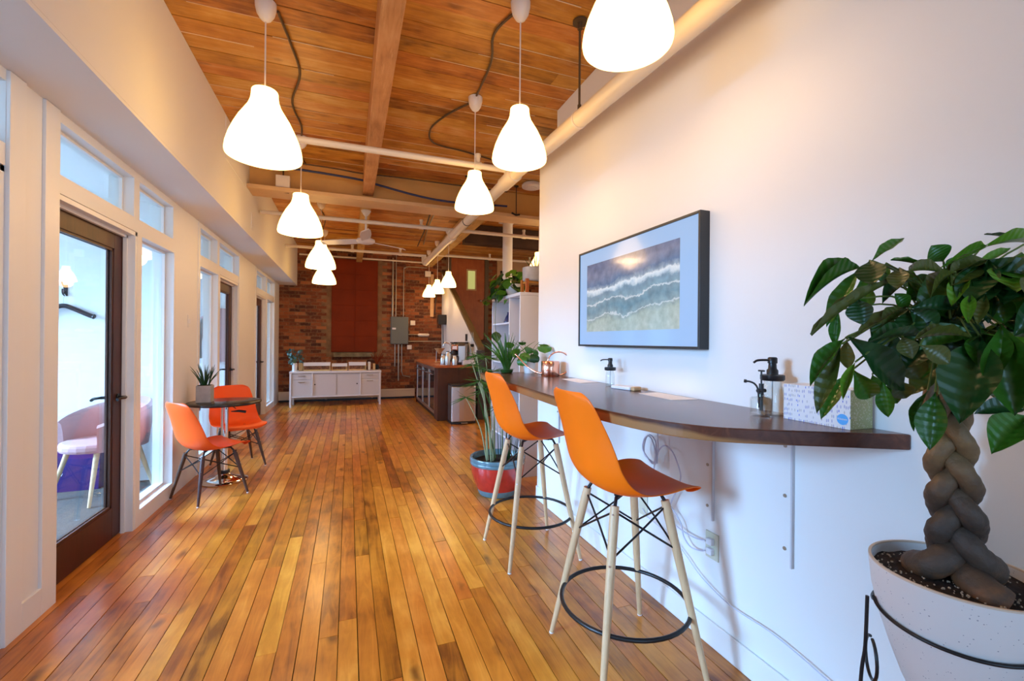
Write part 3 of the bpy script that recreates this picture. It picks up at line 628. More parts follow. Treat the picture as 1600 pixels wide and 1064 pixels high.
# ================================================================== PENDANTS
def pendant(x, y, zb, d, h, label, group, first=None, sc=1.0, en=LAMP_W):
    t = thing('pendant_lamp', label, 'lamp', (x, y, zb), 0, group)
    R = d / 2
    prof = [(.33, 1.0), (.345, .985), (.35, .93), (.37, .85), (.43, .76), (.53, .67), (.66, .56), (.79, .42), (.90, .28), (.975, .14), (1.0, .04), (.985, .0)]
    inner = [(.955, .01), (.94, .14), (.87, .28), (.76, .42), (.63, .56), (.50, .67), (.40, .76), (.33, .86)]
    MB().lathe([(r * R, z * h) for r, z in [(.05, 1.0)] + prof + [(.955, .008)]], seg=44, cap=False).build('lamp_shade', M['shade'], t, smooth=True)
    MB().lathe([(r * R, z * h) for r, z in [(.955, .0085)] + inner[1:] + [(.05, .96)]], seg=44, cap=False).build('shade_lining', M['lining'], t, smooth=True)
    c = CH - .001 - zb
    MB().tube([(0, 0, h), (0, 0, c - .10)], .0045, 8).build('cord', M['canopy'], t)
    MB().lathe([(.0, c - .115), (.012, c - .112), (.03, c - .098), (.048, c - .068), (.057, c - .03), (.058, c)], seg=24).build('canopy', M['canopy'], t, smooth=True)
    MB().lathe([(0, h * .25), (.025, h * .28), (.04, h * .36), (.035, h * .46), (.018, h * .56), (.016, h * .8)], seg=16).build('bulb', M['bulb'], t, smooth=True)
    l = bpy.data.lights.new('lamp_light', 'POINT'); l.energy = en; l.color = LAMP; l.shadow_soft_size = .09
    o = bpy.data.objects.new('lamp_light', l); COL.objects.link(o); o.parent = t; o.location = (0, 0, -.02)
    return t
GL, GR, GK = 'large pendants in the left row', 'pendants in the right row over the bar', 'small pendants over the coffee counter'
pendant(-.478, 2.96, 2.405, .41, .39, 'largest glowing white pendant of the left row, nearest the camera', GL)
pendant(-.455, 4.80, 2.37, .41, .385, 'second white pendant of the left row, before the tan beam', GL)
pendant(-.39, 6.93, 2.36, .41, .385, 'third white pendant of the left row, just beyond the tan beam', GL)
pendant(-.43, 8.75, 2.35, .41, .37, 'farthest white pendant of the left row, before the brick wall', GL)
pendant(.945, 1.37, 2.415, .325, .31, 'large glowing white pendant cut off by the top of the picture', GR)
pendant(.93, 2.42, 2.385, .32, .31, 'white pendant over the corridor, second from the camera in the right row', GR)
pendant(.955, 3.50, 2.405, .32, .305, 'white pendant at the end of the white wall in the right row', GR)
pendant(1.66, 7.8, 2.29, .28, .27, 'nearest of three small pendants over the coffee counter', GK, en=4)
pendant(1.66, 8.85, 2.28, .28, .27, 'middle one of three small pendants over the coffee counter', GK, en=4)
pendant(1.66, 9.85, 2.30, .28, .26, 'farthest of three small pendants, close to the brick wall', GK, en=3)
pendant(2.66, 6.07, 2.32, .34, .34, 'white pendant half hidden by the end of the white wall above the bookshelf', 'pendant behind the bookshelf', en=4)
# ================================================================== CEILING FAN
t = thing('ceiling_fan', 'white three blade ceiling fan hanging from the wooden joist', 'fan', (.2, 6.2, 3.05))
MB().lathe([(0, -.075), (.02, -.07), (.05, -.03), (.065, -.005), (.065, -.0005)], seg=24).build('canopy', M['fanwhite'], t, smooth=True)
MB().tube([(0, 0, -.06), (0, 0, -.34)], .014, 12).build('rod', M['fanwhite'], t, smooth=True)
MB().lathe([(.0, -.335), (.03, -.34), (.06, -.36), (.115, -.385), (.12, -.41), (.10, -.43), (.05, -.445), (0, -.45)], seg=28).build('motor', M['fanwhite'], t, smooth=True)
for k, a in enumerate((150, 268, 32)):
    a = radians(a); d = Vector((cos(a), sin(a), 0)); nrm = Vector((-sin(a), cos(a), 0))
    m = MB(); n = 8
    for i in range(n + 1):
        rr = .10 + .54 * i / n; hwid = .05 + .018 * sin(pi * i / n) - (.02 if i == n else 0)
        for sgn in (-1, 1):
            p = d * rr + nrm * hwid * sgn + Vector((0, 0, -.405 + sgn * .016 * 1.0))
            m.v.append(tuple(p))
    for i in range(n): m.f.append((2 * i, 2 * i + 1, 2 * i + 3, 2 * i + 2))
    m.build('blade', M['fanwhite'], t, solid=.008)
# ================================================================== ELECTRICAL on brick
t = thing('breaker_panel', 'grey green metal breaker panel on the brick wall', 'electrical panel', (1.08, YB - .012, 1.24))
MB().box(-.195, .195, -.11, 0, 0, .62).build('box', M['greybox'], t, bevel=.006)
MB().box(-.18, .185, -.118, -.11, .015, .605).build('door', M['greybox'], t, bevel=.003)
MB().box(-.165, -.085, -.124, -.117, .33, .37).build('latch_label', M['paper'], t)
yc = YB - .035
def conduit(pts, label, r=.012): tag(MB().tube(pts, r, 8).build('conduit', M['galv'], None, smooth=True), label, 'conduit', 'metal conduits around the breaker panel')
conduit([(.93, yc, 1.87), (.93, yc, 3.2)], 'thick conduit rising from the left edge of the breaker panel', .02)
conduit([(1.0, yc, 1.87), (1.0, yc, 3.26)], 'conduit rising from the middle of the breaker panel')
conduit(spline([(1.17, yc, 1.87), (1.17, yc, 2.9), (1.20, yc, 2.98), (1.28, yc, 3.02), (1.7, yc, 3.02)], 4), 'conduit rising right of the panel and bending at the top', .010)
conduit([(.99, yc, 1.23), (.99, yc, .73)], 'short conduit below the panel, leftmost of three')
conduit([(1.07, yc, 1.23), (1.07, yc, .40)], 'longest conduit below the breaker panel', .018)
conduit([(1.14, yc, 1.23), (1.14, yc, .62), (1.17, yc, .52), (1.34, yc, .48)], 'conduit below the panel bending to the right')
conduit([(1.29, yc, 1.30), (2.04, yc, 1.31)], 'horizontal conduit running right from the breaker panel foot')
conduit([(1.29, yc, 1.46), (1.5, yc, 1.46)], 'short horizontal conduit leading to the white cylinder', .010)
tag(MB().tube([(1.5, yc, 1.455), (1.53, yc, 1.455), (1.74, yc, 1.455), (1.76, yc, 1.455)], [.02, .035, .035, .02], 14).build('white_cylinder', M['canopy'], None, smooth=True), 'white cylinder fitting at the end of the short wall conduit', 'fitting')
def wbox(name, x, z, s, mat, label, cat, d=.05):
    t = thing(name, label, cat, (x, YB - .01, z))
    MB().box(-s / 2, s / 2, -d, 0, -s / 2, s / 2).build('box', mat, t, bevel=.004)
    MB().box(-s / 2 + .01, s / 2 - .01, -d - .005, -d, -s / 2 + .01, s / 2 - .01).build('cover', mat, t)
wbox('wall_box', 1.38, 1.73, .11, M['canopy'], 'small cream box on the brick right of the breaker panel', 'box')
wbox('wall_box', 1.31, 1.17, .10, M['canopy'], 'small cream box on the brick below right of the breaker panel', 'box')
wbox('wall_box', 1.72, 2.88, .13, M['canopy'], 'cream box high on the brick behind the small pendants', 'box')
tag(MB().box(1.78, 1.86, YB - .05, YB - .012, 1.88, 2.88).build('wooden_board', M['lightwood'], bevel=.003), 'narrow pale wooden board fixed upright on the brick wall', 'board')
tag(MB().tube(spline([(1.78, yc, 2.95), (1.83, yc, 2.7), (1.93, yc, 2.55), (1.90, yc, 2.2), (1.89, yc, 1.95)], 6), .012, 8).build('black_cable', M['blackp'], None, smooth=True), 'black cable hanging beside the pale board on the brick', 'cable')
t = thing('black_speaker', 'small black box mounted where the brick meets the white stair wall', 'speaker', (1.97, 9.9, 1.80))
MB().box(-.10, .085, -.09, .09, -.11, .11).build('body', M['blackp'], t, bevel=.01)
MB().box(-.02, .02, .09, .488, -.02, .02).build('bracket', M['black'], t)
MB().tube([(.02, 0, -.11), (.03, 0, -.6)], .01, 6).build('cable', M['blackp'], t)
# ================================================================== STAIRS, STAIR WALL, DOOR
tw = struct(MB().build('wall_stair_side', M['white'])) if False else None
def profile_wall(name, poly_yz, x0, x1, mat):
    m = MB(); n = len(poly_yz)
    m.v += [(x0, y, z) for y, z in poly_yz] + [(x1, y, z) for y, z in poly_yz]
    m.f.append(tuple(range(n))); m.f.append(tuple(n + i for i in reversed(range(n))))
    for i in range(n): j = (i + 1) % n; m.f.append((i, i + n, j + n, j))
    return m.build(name, mat)
struct(profile_wall('wall_stair_side', [(7.30, 0), (YB - .011, 0), (YB - .011, 2.93), (7.30, 1.22)], 2.06, 2.14, M['white']))
t = thing('stair_rail', 'olive brown sloping rail cap with dark newel post on the stair wall', 'railing', (2.10, 7.2, 0))
cpv = MB(); 
for (ya, za), (yb, zb) in (((.0, 1.17), (3.18, 2.925)),):
    for x in (-.05, .06):
        cpv.v += [(x, ya, za), (x, ya, za + .055), (x, yb, zb + .055), (x, yb, zb)]
cpv.f = [(0, 1, 2, 3), (7, 6, 5, 4), (0, 4, 5, 1), (1, 5, 6, 2), (2, 6, 7, 3), (3, 7, 4, 0)]
cpv.build('rail_cap', M['olive'], t, bevel=.004)
MB().box(-.055, .065, -.02, .09, 0, 1.168).build('newel_post', M['post'], t, bevel=.004)
t = thing('staircase', 'dark wooden stairs climbing to the brown door behind the stair wall', 'stairs', (2.145, 7.45, 0))
for k in range(7):
    MB().box(0, 1.1, .26 * k, 2.93, .192 * k + .001, .192 * (k + 1) - .03).build('riser', M['stair'], t)
    MB().box(0, 1.1, .26 * k - .025, 2.93 if k == 6 else .26 * (k + 1) + .02, .192 * (k + 1) - .03, .192 * (k + 1)).build('tread', M['stair'], t, bevel=.006)
d = struct(bpy.data.objects.new('door_5', None)); COL.objects.link(d)
MB().box(DX0, DX1, YB - .035, YB - .0, DZ0, DZ1).build('door_leaf', M['doorwood'], d, bevel=.003)
MB().box(DX1 + .001, DX1 + .10, YB - .06, YB, DZ0, DZ1 + .01).build('door_frame', M['olive'], d, bevel=.004)
MB().box(DX0 - .06, DX0 - .001, YB - .06, YB, DZ0, DZ1 + .01).build('door_frame', M['olive'], d, bevel=.004)
xa, xb, za, zb = 2.68, 2.86, 2.58, 3.02
MB().box(xa - .035, xa, YB - .045, YB - .03, za - .035, zb + .035).box(xb, xb + .035, YB - .045, YB - .03, za - .035, zb + .035).box(xa, xb, YB - .045, YB - .03, za - .035, za).box(xa, xb, YB - .045, YB - .03, zb, zb + .035).build('lite_frame', M['lightwood'], d)
MB().box(xa, xb, YB - .040, YB - .034, za, zb).build('lit_pane', M['litpane'], d)
MB().tube([(2.99, YB - .036, 2.30), (2.99, YB - .08, 2.30)], .012, 8).lathe([(0, -.028), (.02, -.02), (.028, 0), (.02, .02), (0, .028)], (2.99, YB - .10, 2.30), 14).build('door_knob', M['steel'], d, smooth=True)
# clerestory at right
w = struct(MB().box(3.42, 5.14, YB - .05, YB - .011, 3.07, CH).box(3.42, 3.50, YB - .05, YB - .011, 2.84, 3.07).box(3.42, 5.14, YB - .05, YB - .011, 2.80, 2.84).build('window_40', M['tanflange']))
MB().box(3.50, 5.13, YB - .03, YB - .02, 2.84, 3.07).build('dark_pane', M['darkglass'], w)
# ================================================================== BAR COUNTER
poly = [(1.0, 3.435), (.965, 3.2), (.95, 3.0), (.937, 2.7), (.926, 2.36), (.912, 2.05), (.902, 1.8), (.900, 1.6), (.908, 1.46), (.925, 1.34), (.949, 1.236), (.975, 1.165), (1.007, 1.105), (1.05, 1.052), (1.105, 1.01), (1.18, .965), (1.28, .910), (1.39, .850), (1.50, .79)]
pts = [(p.x, p.y) for p in spline([(x, y, 0) for x, y in poly], 3)] + [(XR - .001, .787), (XR - .001, 3.435)]
tag(MB().prism(pts, 1.028, 1.073).build('bar_counter', M['counter'], None, bevel=.004), 'long dark walnut bar counter with a curved live edge on the white wall', 'counter')
for k, (y0, y1, zb, lb) in enumerate(((1.143, 1.20, .52, 'white steel counter bracket nearest the camera'), (1.512, 1.575, .55, 'white steel counter bracket above the double power outlet'), (3.02, 3.08, .56, 'white steel counter bracket at the far end of the counter'))):
    t = thing('counter_bracket', lb, 'bracket', (XR - .001, y0, zb), 0, 'white steel brackets under the counter')
    MB().box(-.006, 0, 0, y1 - y0, 0, 1.027 - zb).build('plate', M['trim'], t)
    MB().box(-.013, 0, -.006, 0, 0, 1.027 - zb).build('rib', M['credpanel'], t)
    MB().box(-.38, -.013, .0, y1 - y0, 1.018 - zb, 1.027 - zb).build('arm', M['trim'], t)
    for f in (.12, .5, .86):
        z = (1.027 - zb) * f
        MB().tube([(-.006, (y1 - y0) * .45, z), (-.009, (y1 - y0) * .45, z)], .007, 10).build('screw', M['galv'], t, smooth=True)
# ================================================================== BAR STOOLS
def lerp(tab, t):
    for i in range(len(tab) - 1):
        if t <= tab[i + 1][0]:
            a, b = tab[i], tab[i + 1]; f = (t - a[0]) / (b[0] - a[0]); f = f * f * (3 - 2 * f) * .35 + f * .65
            return [a[k] + (b[k] - a[k]) * f for k in range(1, len(a))]
    return list(tab[-1][1:])
PROF = spline([(.225, -.022, 0), (.208, -.004, 0), (.13, .0, 0), (.02, -.018, 0), (-.09, -.022, 0), (-.165, .005, 0), (-.212, .065, 0), (-.238, .15, 0), (-.262, .24, 0), (-.288, .335, 0), (-.300, .392, 0)], 4)
WID = [(0, .125), (.035, .175), (.09, .205), (.2, .225), (.42, .235), (.55, .232), (.68, .222), (.82, .20), (.90, .188), (.95, .172), (.98, .150), (1, .115)]
def shell_mesh(mat):
    m = MB(); n = len(PROF); nx = 18
    for i, p in enumerate(PROF):
        t = i / (n - 1); w = lerp(WID, t)[0]
        ss = lambda a, b: (lambda q: q * q * (3 - 2 * q))(max(0, min(1, (t - a) / (b - a))))
        seat = 1 - ss(.15, .55); back = ss(.3, .8); mid = math.exp(-((t - .5) / .2) ** 2) * .9
        for k in range(nx + 1):
            s = -1 + 2 * k / nx; e = abs(s) ** 2.6
            fw = .055 * back * e * (1 - .5 * ss(.75, 1)) + .03 * mid * e
            up = (.022 * seat * (1 if t > .12 else t / .12) + .050 * max(0, mid)) * e
            drop = .003 * e * (1 - min(1, t / .1))
            m.v.append((p.x + fw - (.028 * e if t < .06 else .012 * e if t < .1 else 0), s * w, p.y + up - drop))
    for i in range(n - 1):
        for k in range(nx):
            a = i * (nx + 1) + k; m.f.append((a, a + 1, a + nx + 2, a + nx + 1))
    return m
def base_parts(t, hs, foot, top, zt, legmat, rleg, ring=None, wlow=.55):
    c = [(sx, sy) for sx, sy in ((1, 1), (1, -1), (-1, -1), (-1, 1))]
    P = lambda i, z: Vector((c[i][0] * (foot[0] + (top[0] - foot[0]) * z / zt), c[i][1] * (foot[1] + (top[1] - foot[1]) * z / zt), z))
    for i in range(4):
        g = MB().tube([P(i, .004), P(i, .03), P(i, zt * .5), P(i, zt - .04), P(i, zt)], [rleg * .62, rleg * .68, rleg * .98, rleg * 1.12, rleg * 1.02], 14).build('leg', legmat, t, smooth=True)
        MB().tube([P(i, 0), P(i, .006)], rleg * .66, 10).build('foot_cap', M['plug'], g)
        for zf in (.70, .96):
            q = P(i, zt * zf); o = Vector((c[i][0], c[i][1], 0)).normalized()
            MB().tube([q + o * (rleg * .7), q + o * (rleg * 1.12)], .0045, 8).build('bolt', M['steel'], g)
    w = MB()
    for i in range(4):
        j = (i + 1) % 4
        zl, zh = zt * wlow, zt * .955
        zl = zt - (.19 if zt > .5 else .15); zh = zt - .02
        for a, b in ((i, j), (j, i)):
            pa, pb = P(a, zh), P(b, zl)
            n = (pa + pb) / 2; n.z = 0; n = n.normalized() * .004 * (1 if a == i else -1)
            w.tube([pa, (pa + pb) / 2 + n, pb], .0042, 6)
            w.tube([pb - (pb - pa).normalized() * .004, pb + (pb - pa).normalized() * .008], .008, 8)
    w.build('wire_struts', M['black'], t, smooth=True)
    mb = MB()
    for i in range(4):
        a = P(i, zt - .01); b = Vector((c[i][0] * .085, c[i][1] * .085, hs - .027)); d = Vector((a.x, a.y, hs - .03))
        mb.tube([P(i, zt - .05), a, (d + b) / 2, b], .007, 8)
        mb.tube([b, b + Vector((0, 0, .012))], .014, 10)
    mb.tube([(.085, .085, hs - .03), (-.085, -.085, hs - .03)], .006, 6).tube([(.085, -.085, hs - .03), (-.085, .085, hs - .03)], .006, 6)
    mb.build('seat_mount', M['black'], t, smooth=True)
    if ring:
        R, z = ring
        MB().tube([(R * cos(a * pi / 24), R * sin(a * pi / 24), z) for a in range(48)], .0085, 10, closed=True).build('foot_ring', M['black'], t, smooth=True)
def stool(loc, rz, label):
    t = thing('bar_stool', label, 'stool', loc, rz, 'orange bar stools at the counter')
    shell_mesh(M['orange']).build('seat_shell', M['orange'], t, smooth=True, solid=.006, sub=1, loc=(0.01, 0, .745))
    base_parts(t, .745, (.232, .232), (.115, .115), .69, M['beech'], .0165, ring=(.262, .245))
    return t
s1 = stool((1.10, 1.585, 0), radians(-3), 'nearer orange bar stool, close to the camera, with pale wooden legs')
dup(s1, (1.10, 2.605, 0), radians(1), 'farther orange bar stool, standing beside the red and blue planter')
def chair(loc, rz, label):
    t = thing('side_chair', label, 'chair', loc, rz, 'orange chairs at the small round table')
    shell_mesh(M['orange2']).build('seat_shell', M['orange2'], t, smooth=True, solid=.006, sub=1, loc=(0.01, 0, .43))
    base_parts(t, .43, (.20, .20), (.125, .125), .375, M['legdark'], .0145)
    return t
c1 = chair((-1.09, 4.385, 0), radians(43), 'orange chair in front of the small round table, seen from its back')
dup(c1, (-1.08, 5.34, 0), radians(-62), 'orange chair behind the small round table, facing the camera')
# ================================================================== ROUND TABLE
t = thing('round_table', 'small round black topped table on a chrome pedestal', 'table', (-1.085, 4.82, 0))
MB().lathe([(.295, .722), (.30, .728), (.30, .738), (.296, .742)], seg=64).build('table_top', M['tabletop'], t, smooth=True)
MB().lathe([(.19, 0), (.195, .006), (.19, .012), (.14, .022), (.08, .04), (.04, .07), (.032, .09)], seg=48).build('base', M['chrome'], t, smooth=True)
MB().lathe([(.03, .08), (.03, .69)], seg=28).build('pedestal', M['chrome'], t, smooth=True)
MB().lathe([(.045, .075), (.045, .10)], seg=24).build('collar', M['blackp'], t, smooth=True)
MB().lathe([(.03, .69), (.11, .715), (.11, .7215)], seg=24).build('top_plate', M['black'], t, smooth=True)
tag(MB().tube([(-.06, -.015, 0), (0, 0, 0), (.055, .01, -.012)], [.004, .011, .012], 8).build('height_lever', M['blackp'], None, smooth=True, loc=(-.95, 4.72, .66)), 'black grip of the lever hanging under the round table', 'lever')
MB_ = MB().tube([(.05, 0, .70), (.10, -.06, .68)], .004, 6).build('lever_rod', M['black'], t)
# snake plant
def blade(m, base, tip, w, bend, n=7):
    b, e = Vector(base), Vector(tip); d = e - b; side = d.cross(Vector((.35, -.9, .1))).normalized()
    k0 = len(m.v)
    for i in range(n + 1):
        t = i / n; c = b + d * t + Vector((bend[0], bend[1], 0)) * (t * t - t) ; hw = w * (1 - t) ** .6 * (.75 + .5 * t) if t < 1 else .0005
        nn = side.cross(d).normalized() * hw * .35
        m.v += [tuple(c - side * hw + nn), tuple(c), tuple(c + side * hw + nn)]
    for i in range(n):
        a = k0 + 3 * i; m.f += [(a, a + 1, a + 4, a + 3), (a + 1, a + 2, a + 5, a + 4)]
t = thing('snake_plant', 'small spiky dark green plant in a square grey pot on the round table', 'plant', (-1.24, 4.80, .743))
MB().box(-.058, .058, -.058, .058, 0, .155).build('pot', M['greypot'], t, bevel=.004)
pt = MB().box(-.05, .05, -.05, .05, .155, .158); pt.build('soil', M['soil'], t)
for k in range(20):
    a = random.uniform(0, 2 * pi); r = random.uniform(.0, .04); o = random.uniform(.02, .11)
    m = MB(); blade(m, (r * cos(a), r * sin(a), .15), (r * cos(a) + o * cos(a), r * sin(a) + o * sin(a), .155 + random.uniform(.10, .22)), .0065, (o * cos(a) * .5, o * sin(a) * .5))
    m.build('leaf', M['leafdark'], t, solid=.002, smooth=True)
# ================================================================== FRAMED SCREEN
def screen_mat():
    m, N, L, b = new_mat('seascape_screen')
    tc = N.new('ShaderNodeTexCoord'); sp = N.new('ShaderNodeSeparateXYZ'); L.new(tc.outputs['Object'], sp.inputs[0])
    def math_(op, a, b_=None, c=None):
        x = N.new('ShaderNodeMath'); x.operation = op
        for i, v in enumerate((a, b_, c)):
            if v is None: continue
            if isinstance(v, (int, float)): x.inputs[i].default_value = v
            else: L.new(v, x.inputs[i])
        return x.outputs[0]
    Y, Z = sp.outputs[1], sp.outputs[2]
    n = N.new('ShaderNodeTexNoise'); n.inputs['Scale'].default_value = 5; n.inputs['Detail'].default_value = 7; n.inputs['Roughness'].default_value = .65; L.new(tc.outputs['Object'], n.inputs['Vector'])
    # height within the picture, 0 bottom .. 1 top, pushed about by noise; the surf runs slightly uphill to the right
    h = math_('DIVIDE', math_('SUBTRACT', Z, -.215), .43)
    hh = math_('ADD', math_('ADD', h, math_('MULTIPLY', math_('SUBTRACT', n.outputs[0], .5), .34)), math_('MULTIPLY', Y, .13))
    cr = N.new('ShaderNodeValToRGB'); e = cr.color_ramp.elements
    e[0].position = 0; e[0].color = (.46, .56, .54, 1); e[1].position = 1; e[1].color = (.11, .16, .31, 1)
    for p, c in ((.17, (.40, .50, .47)), (.23, (.30, .40, .42)), (.245, (.62, .72, .78)), (.26, (.26, .38, .44)), (.36, (.16, .30, .40)), (.44, (.20, .33, .42)), (.455, (.66, .76, .84)), (.475, (.22, .36, .46)), (.56, (.20, .32, .44)), (.60, (.55, .68, .80)), (.64, (.78, .86, .93)), (.665, (.30, .40, .52)), (.72, (.12, .20, .36)), (.86, (.20, .24, .38))):
        x = e.new(p); x.color = (*c, 1)
    L.new(hh, cr.inputs[0])
    n2 = N.new('ShaderNodeTexNoise'); n2.inputs['Scale'].default_value = 22; n2.inputs['Detail'].default_value = 5; L.new(tc.outputs['Object'], n2.inputs['Vector'])
    mx = N.new('ShaderNodeMix'); mx.data_type = 'RGBA'; mx.blend_type = 'OVERLAY'; mx.inputs['Factor'].default_value = .5; L.new(cr.outputs[0], mx.inputs['A']); L.new(n2.outputs[0], mx.inputs['B'])
    inside = math_('MULTIPLY', math_('MULTIPLY', math_('LESS_THAN', math_('ABSOLUTE', math_('ADD', Y, -.015)), .432), math_('LESS_THAN', math_('ABSOLUTE', Z), .215)), 1.0)
    m2 = N.new('ShaderNodeMix'); m2.data_type = 'RGBA'; m2.inputs['A'].default_value = (.36, .58, .93, 1); L.new(inside, m2.inputs['Factor']); L.new(mx.outputs['Result'], m2.inputs['B'])
    dk = N.new('ShaderNodeVectorMath'); dk.operation = 'SCALE'; dk.inputs['Scale'].default_value = .25; L.new(m2.outputs['Result'], dk.inputs[0]); L.new(dk.outputs[0], b.inputs['Base Color'])
    L.new(m2.outputs['Result'], b.inputs['Emission Color']); b.inputs['Emission Strength'].default_value = .70
    b.inputs['Roughness'].default_value = .12; b.inputs['Coat Weight'].default_value = .3; b.inputs['Coat Roughness'].default_value = .04
    return m
t = thing('wall_screen', 'charcoal framed wall screen showing a pale matted seascape', 'screen', (XR - .001, 2.095, 1.61))
hy, hz, dd = .55, .31, .055
MB().box(-dd, 0, -hy, -hy + .012, -hz, hz).box(-dd, 0, hy - .012, hy, -hz, hz).box(-dd, 0, -hy + .012, hy - .012, -hz, -hz + .012).box(-dd, 0, -hy + .012, hy - .012, hz - .012, hz).build('frame', M['frame'], t, bevel=.0015)
MB().box(-.02, 0, -hy + .013, hy - .013, -hz + .013, hz - .013).build('back_panel', M['frame'], t)
MB().box(-dd + .006, -.021, -hy + .0125, hy - .0125, -hz + .0125, hz - .0125).build('display', screen_mat(), t)
# ================================================================== THINGS ON THE BAR
def pump_bottle(loc, label, s=1.0, rz=0, slim=False):
    t = thing('soap_dispenser', label, 'dispenser', loc, rz)
    if slim: R, H = .031, .10; prof = [(.029, 0), (R, .006), (R, .075), (.029, .09), (.024, .10), (.024, .115)]
    else: R, H = .041, .115; prof = [(.036, 0), (.04, .006), (.041, .012), (.041, .085), (.038, .098), (.030, .108), (.029, .13)]
    MB().lathe([(r * s, z * s) for r, z in prof] + [(r * s * .9, z * s) for r, z in reversed(prof[1:])], seg=32).build('bottle', M['bottle'], t, smooth=True)
    zt = prof[-1][1] * s
    MB().lathe([(.036 * s, zt - .004), (.040 * s, zt), (.040 * s, zt + .016 * s), (.036 * s, zt + .018 * s), (.019 * s, zt + .019 * s), (.019 * s, zt + .034 * s), (.014 * s, zt + .04 * s), (.013 * s, zt + .058 * s), (.016 * s, zt + .06 * s), (.016 * s, zt + .078 * s), (.012 * s, zt + .082 * s)], seg=24).build('pump_head', M['blackp'], t, smooth=True)
    MB().tube(spline([(0, 0, zt + .07 * s), (-.03 * s, 0, zt + .071 * s), (-.055 * s, 0, zt + .069 * s), (-.068 * s, 0, zt + .061 * s)], 4), .0042 * s, 8).build('spout', M['blackp'], t, smooth=True)
    MB().tube([(0, 0, .01), (0, 0, zt)], .0025, 6).build('dip_tube', M['plug'], t)
    return t
pump_bottle((1.43, 2.215, 1.073), 'clear soap bottle with black pump under the wall screen', .83, radians(-25), True)
pump_bottle((1.43, 1.165, 1.073), 'larger clear bottle with wide black pump next to the tissue box', .98, radians(-22))
t = thing('plant_mister', 'small clear bottle with dark metal spray spout beside the larger pump bottle', 'bottle', (1.365, 1.155, 1.073))
MB().lathe([(.028, 0), (.034, .004), (.035, .01), (.035, .062), (.031, .067), (.012, .07), (.011, .078)] + [(.009, .07), (.029, .064), (.032, .058), (.032, .012), (.0, .010)], seg=30).build('bottle', M['bottle'], t, smooth=True)
MB().tube([(0, 0, .02), (0, 0, .075)], .006, 8).tube([(0, 0, .075), (0, 0, .115)], .008, 10).tube([(0, 0, .115), (0, 0, .16)], .003, 6).tube([(-.017, 0, .09), (.017, 0, .09)], .007, 10).tube([(0, -.012, .16), (0, .012, .16)], .003, 6).build('pump', M['frame'], t, smooth=True)
MB().tube(spline([(-.004, .006, .03), (-.006, .008, .09), (-.012, .016, .112), (-.022, .028, .12), (-.030, .036, .121)], 4), .0032, 8).tube([(-.029, .035, .121), (-.035, .042, .122)], .006, 8).build('spout', M['frame'], t, smooth=True)
# tissue box
def tissue_mat(kind):
    m, N, L, b = new_mat('tissue_box_print_' + kind)
    tc = N.new('ShaderNodeTexCoord'); mp = N.new('ShaderNodeMapping'); L.new(tc.outputs['Object'], mp.inputs[0])
    if kind == 'side':
        mp.inputs['Scale'].default_value = (1, 190, 62)
        ck = N.new('ShaderNodeTexVoronoi'); ck.inputs['Scale'].default_value = 1; ck.inputs['Randomness'].default_value = .25; L.new(mp.outputs[0], ck.inputs['Vector'])
        sc = N.new('ShaderNodeSeparateColor'); L.new(ck.outputs['Color'], sc.inputs[0])
        lt = N.new('ShaderNodeMath'); lt.operation = 'LESS_THAN'; lt.inputs[1].default_value = .34; L.new(ck.outputs['Distance'], lt.inputs[0])
        g = N.new('ShaderNodeMath'); g.operation = 'GREATER_THAN'; g.inputs[1].default_value = .45; L.new(sc.outputs[1], g.inputs[0])
        mu = N.new('ShaderNodeMath'); mu.operation = 'MULTIPLY'; L.new(lt.outputs[0], mu.inputs[0]); L.new(g.outputs[0], mu.inputs[1])
        cr = N.new('ShaderNodeValToRGB'); cr.color_ramp.interpolation = 'CONSTANT'; e = cr.color_ramp.elements
        e[0].color = (.40, .42, .62, 1); e[1].position = .5; e[1].color = (.50, .50, .52, 1); x = e.new(.95); x.color = (.02, .12, .62, 1); L.new(sc.outputs[0], cr.inputs[0])
        mx = N.new('ShaderNodeMix'); mx.data_type = 'RGBA'; mx.inputs['A'].default_value = (.78, .78, .80, 1); L.new(mu.outputs[0], mx.inputs['Factor']); L.new(cr.outputs[0], mx.inputs['B'])
    else:
        mp.inputs['Scale'].default_value = (170, 170, 170)
        ck = N.new('ShaderNodeTexVoronoi'); ck.inputs['Scale'].default_value = 1; L.new(mp.outputs[0], ck.inputs['Vector'])
        lt = N.new('ShaderNodeMath'); lt.operation = 'LESS_THAN'; lt.inputs[1].default_value = .35; L.new(ck.outputs['Distance'], lt.inputs[0])
        mx = N.new('ShaderNodeMix'); mx.data_type = 'RGBA'; mx.inputs['A'].default_value = (.42, .42, .19, 1); mx.inputs['B'].default_value = (.62, .60, .40, 1); L.new(lt.outputs[0], mx.inputs['Factor'])
    L.new(mx.outputs['Result'], b.inputs['Base Color']); b.inputs['Roughness'].default_value = .55
    return m
t = thing('tissue_box', 'white patterned tissue box with blue round logo and olive end', 'tissue box', (1.405, .885, 1.0735))
MB().box(.0005, .0995, .0005, .215, 0, .1175).build('carton', M['paper'], t)
MB().box(-.0006, .0004, 0, .215, 0, .118).build('printed_side', tissue_mat('side'), t)
MB().box(0, .10, -.0006, .0004, 0, .118).build('olive_end', tissue_mat('end'), t)
MB().box(0, .10, 0, .215, .1178, .1185).build('top_panel', tissue_mat('side'), t)
lg = MB().tube([(-.0007, .022, .028), (-.0014, .022, .028)], .0165, 32).build('round_logo', pm('logo_blue', (.10, .42, .86), .5), t)
text('logo_lettering', 'Kleenex', .0085, M['paper'], t, (-.0017, .022, .029), (radians(90), 0, radians(-90)))
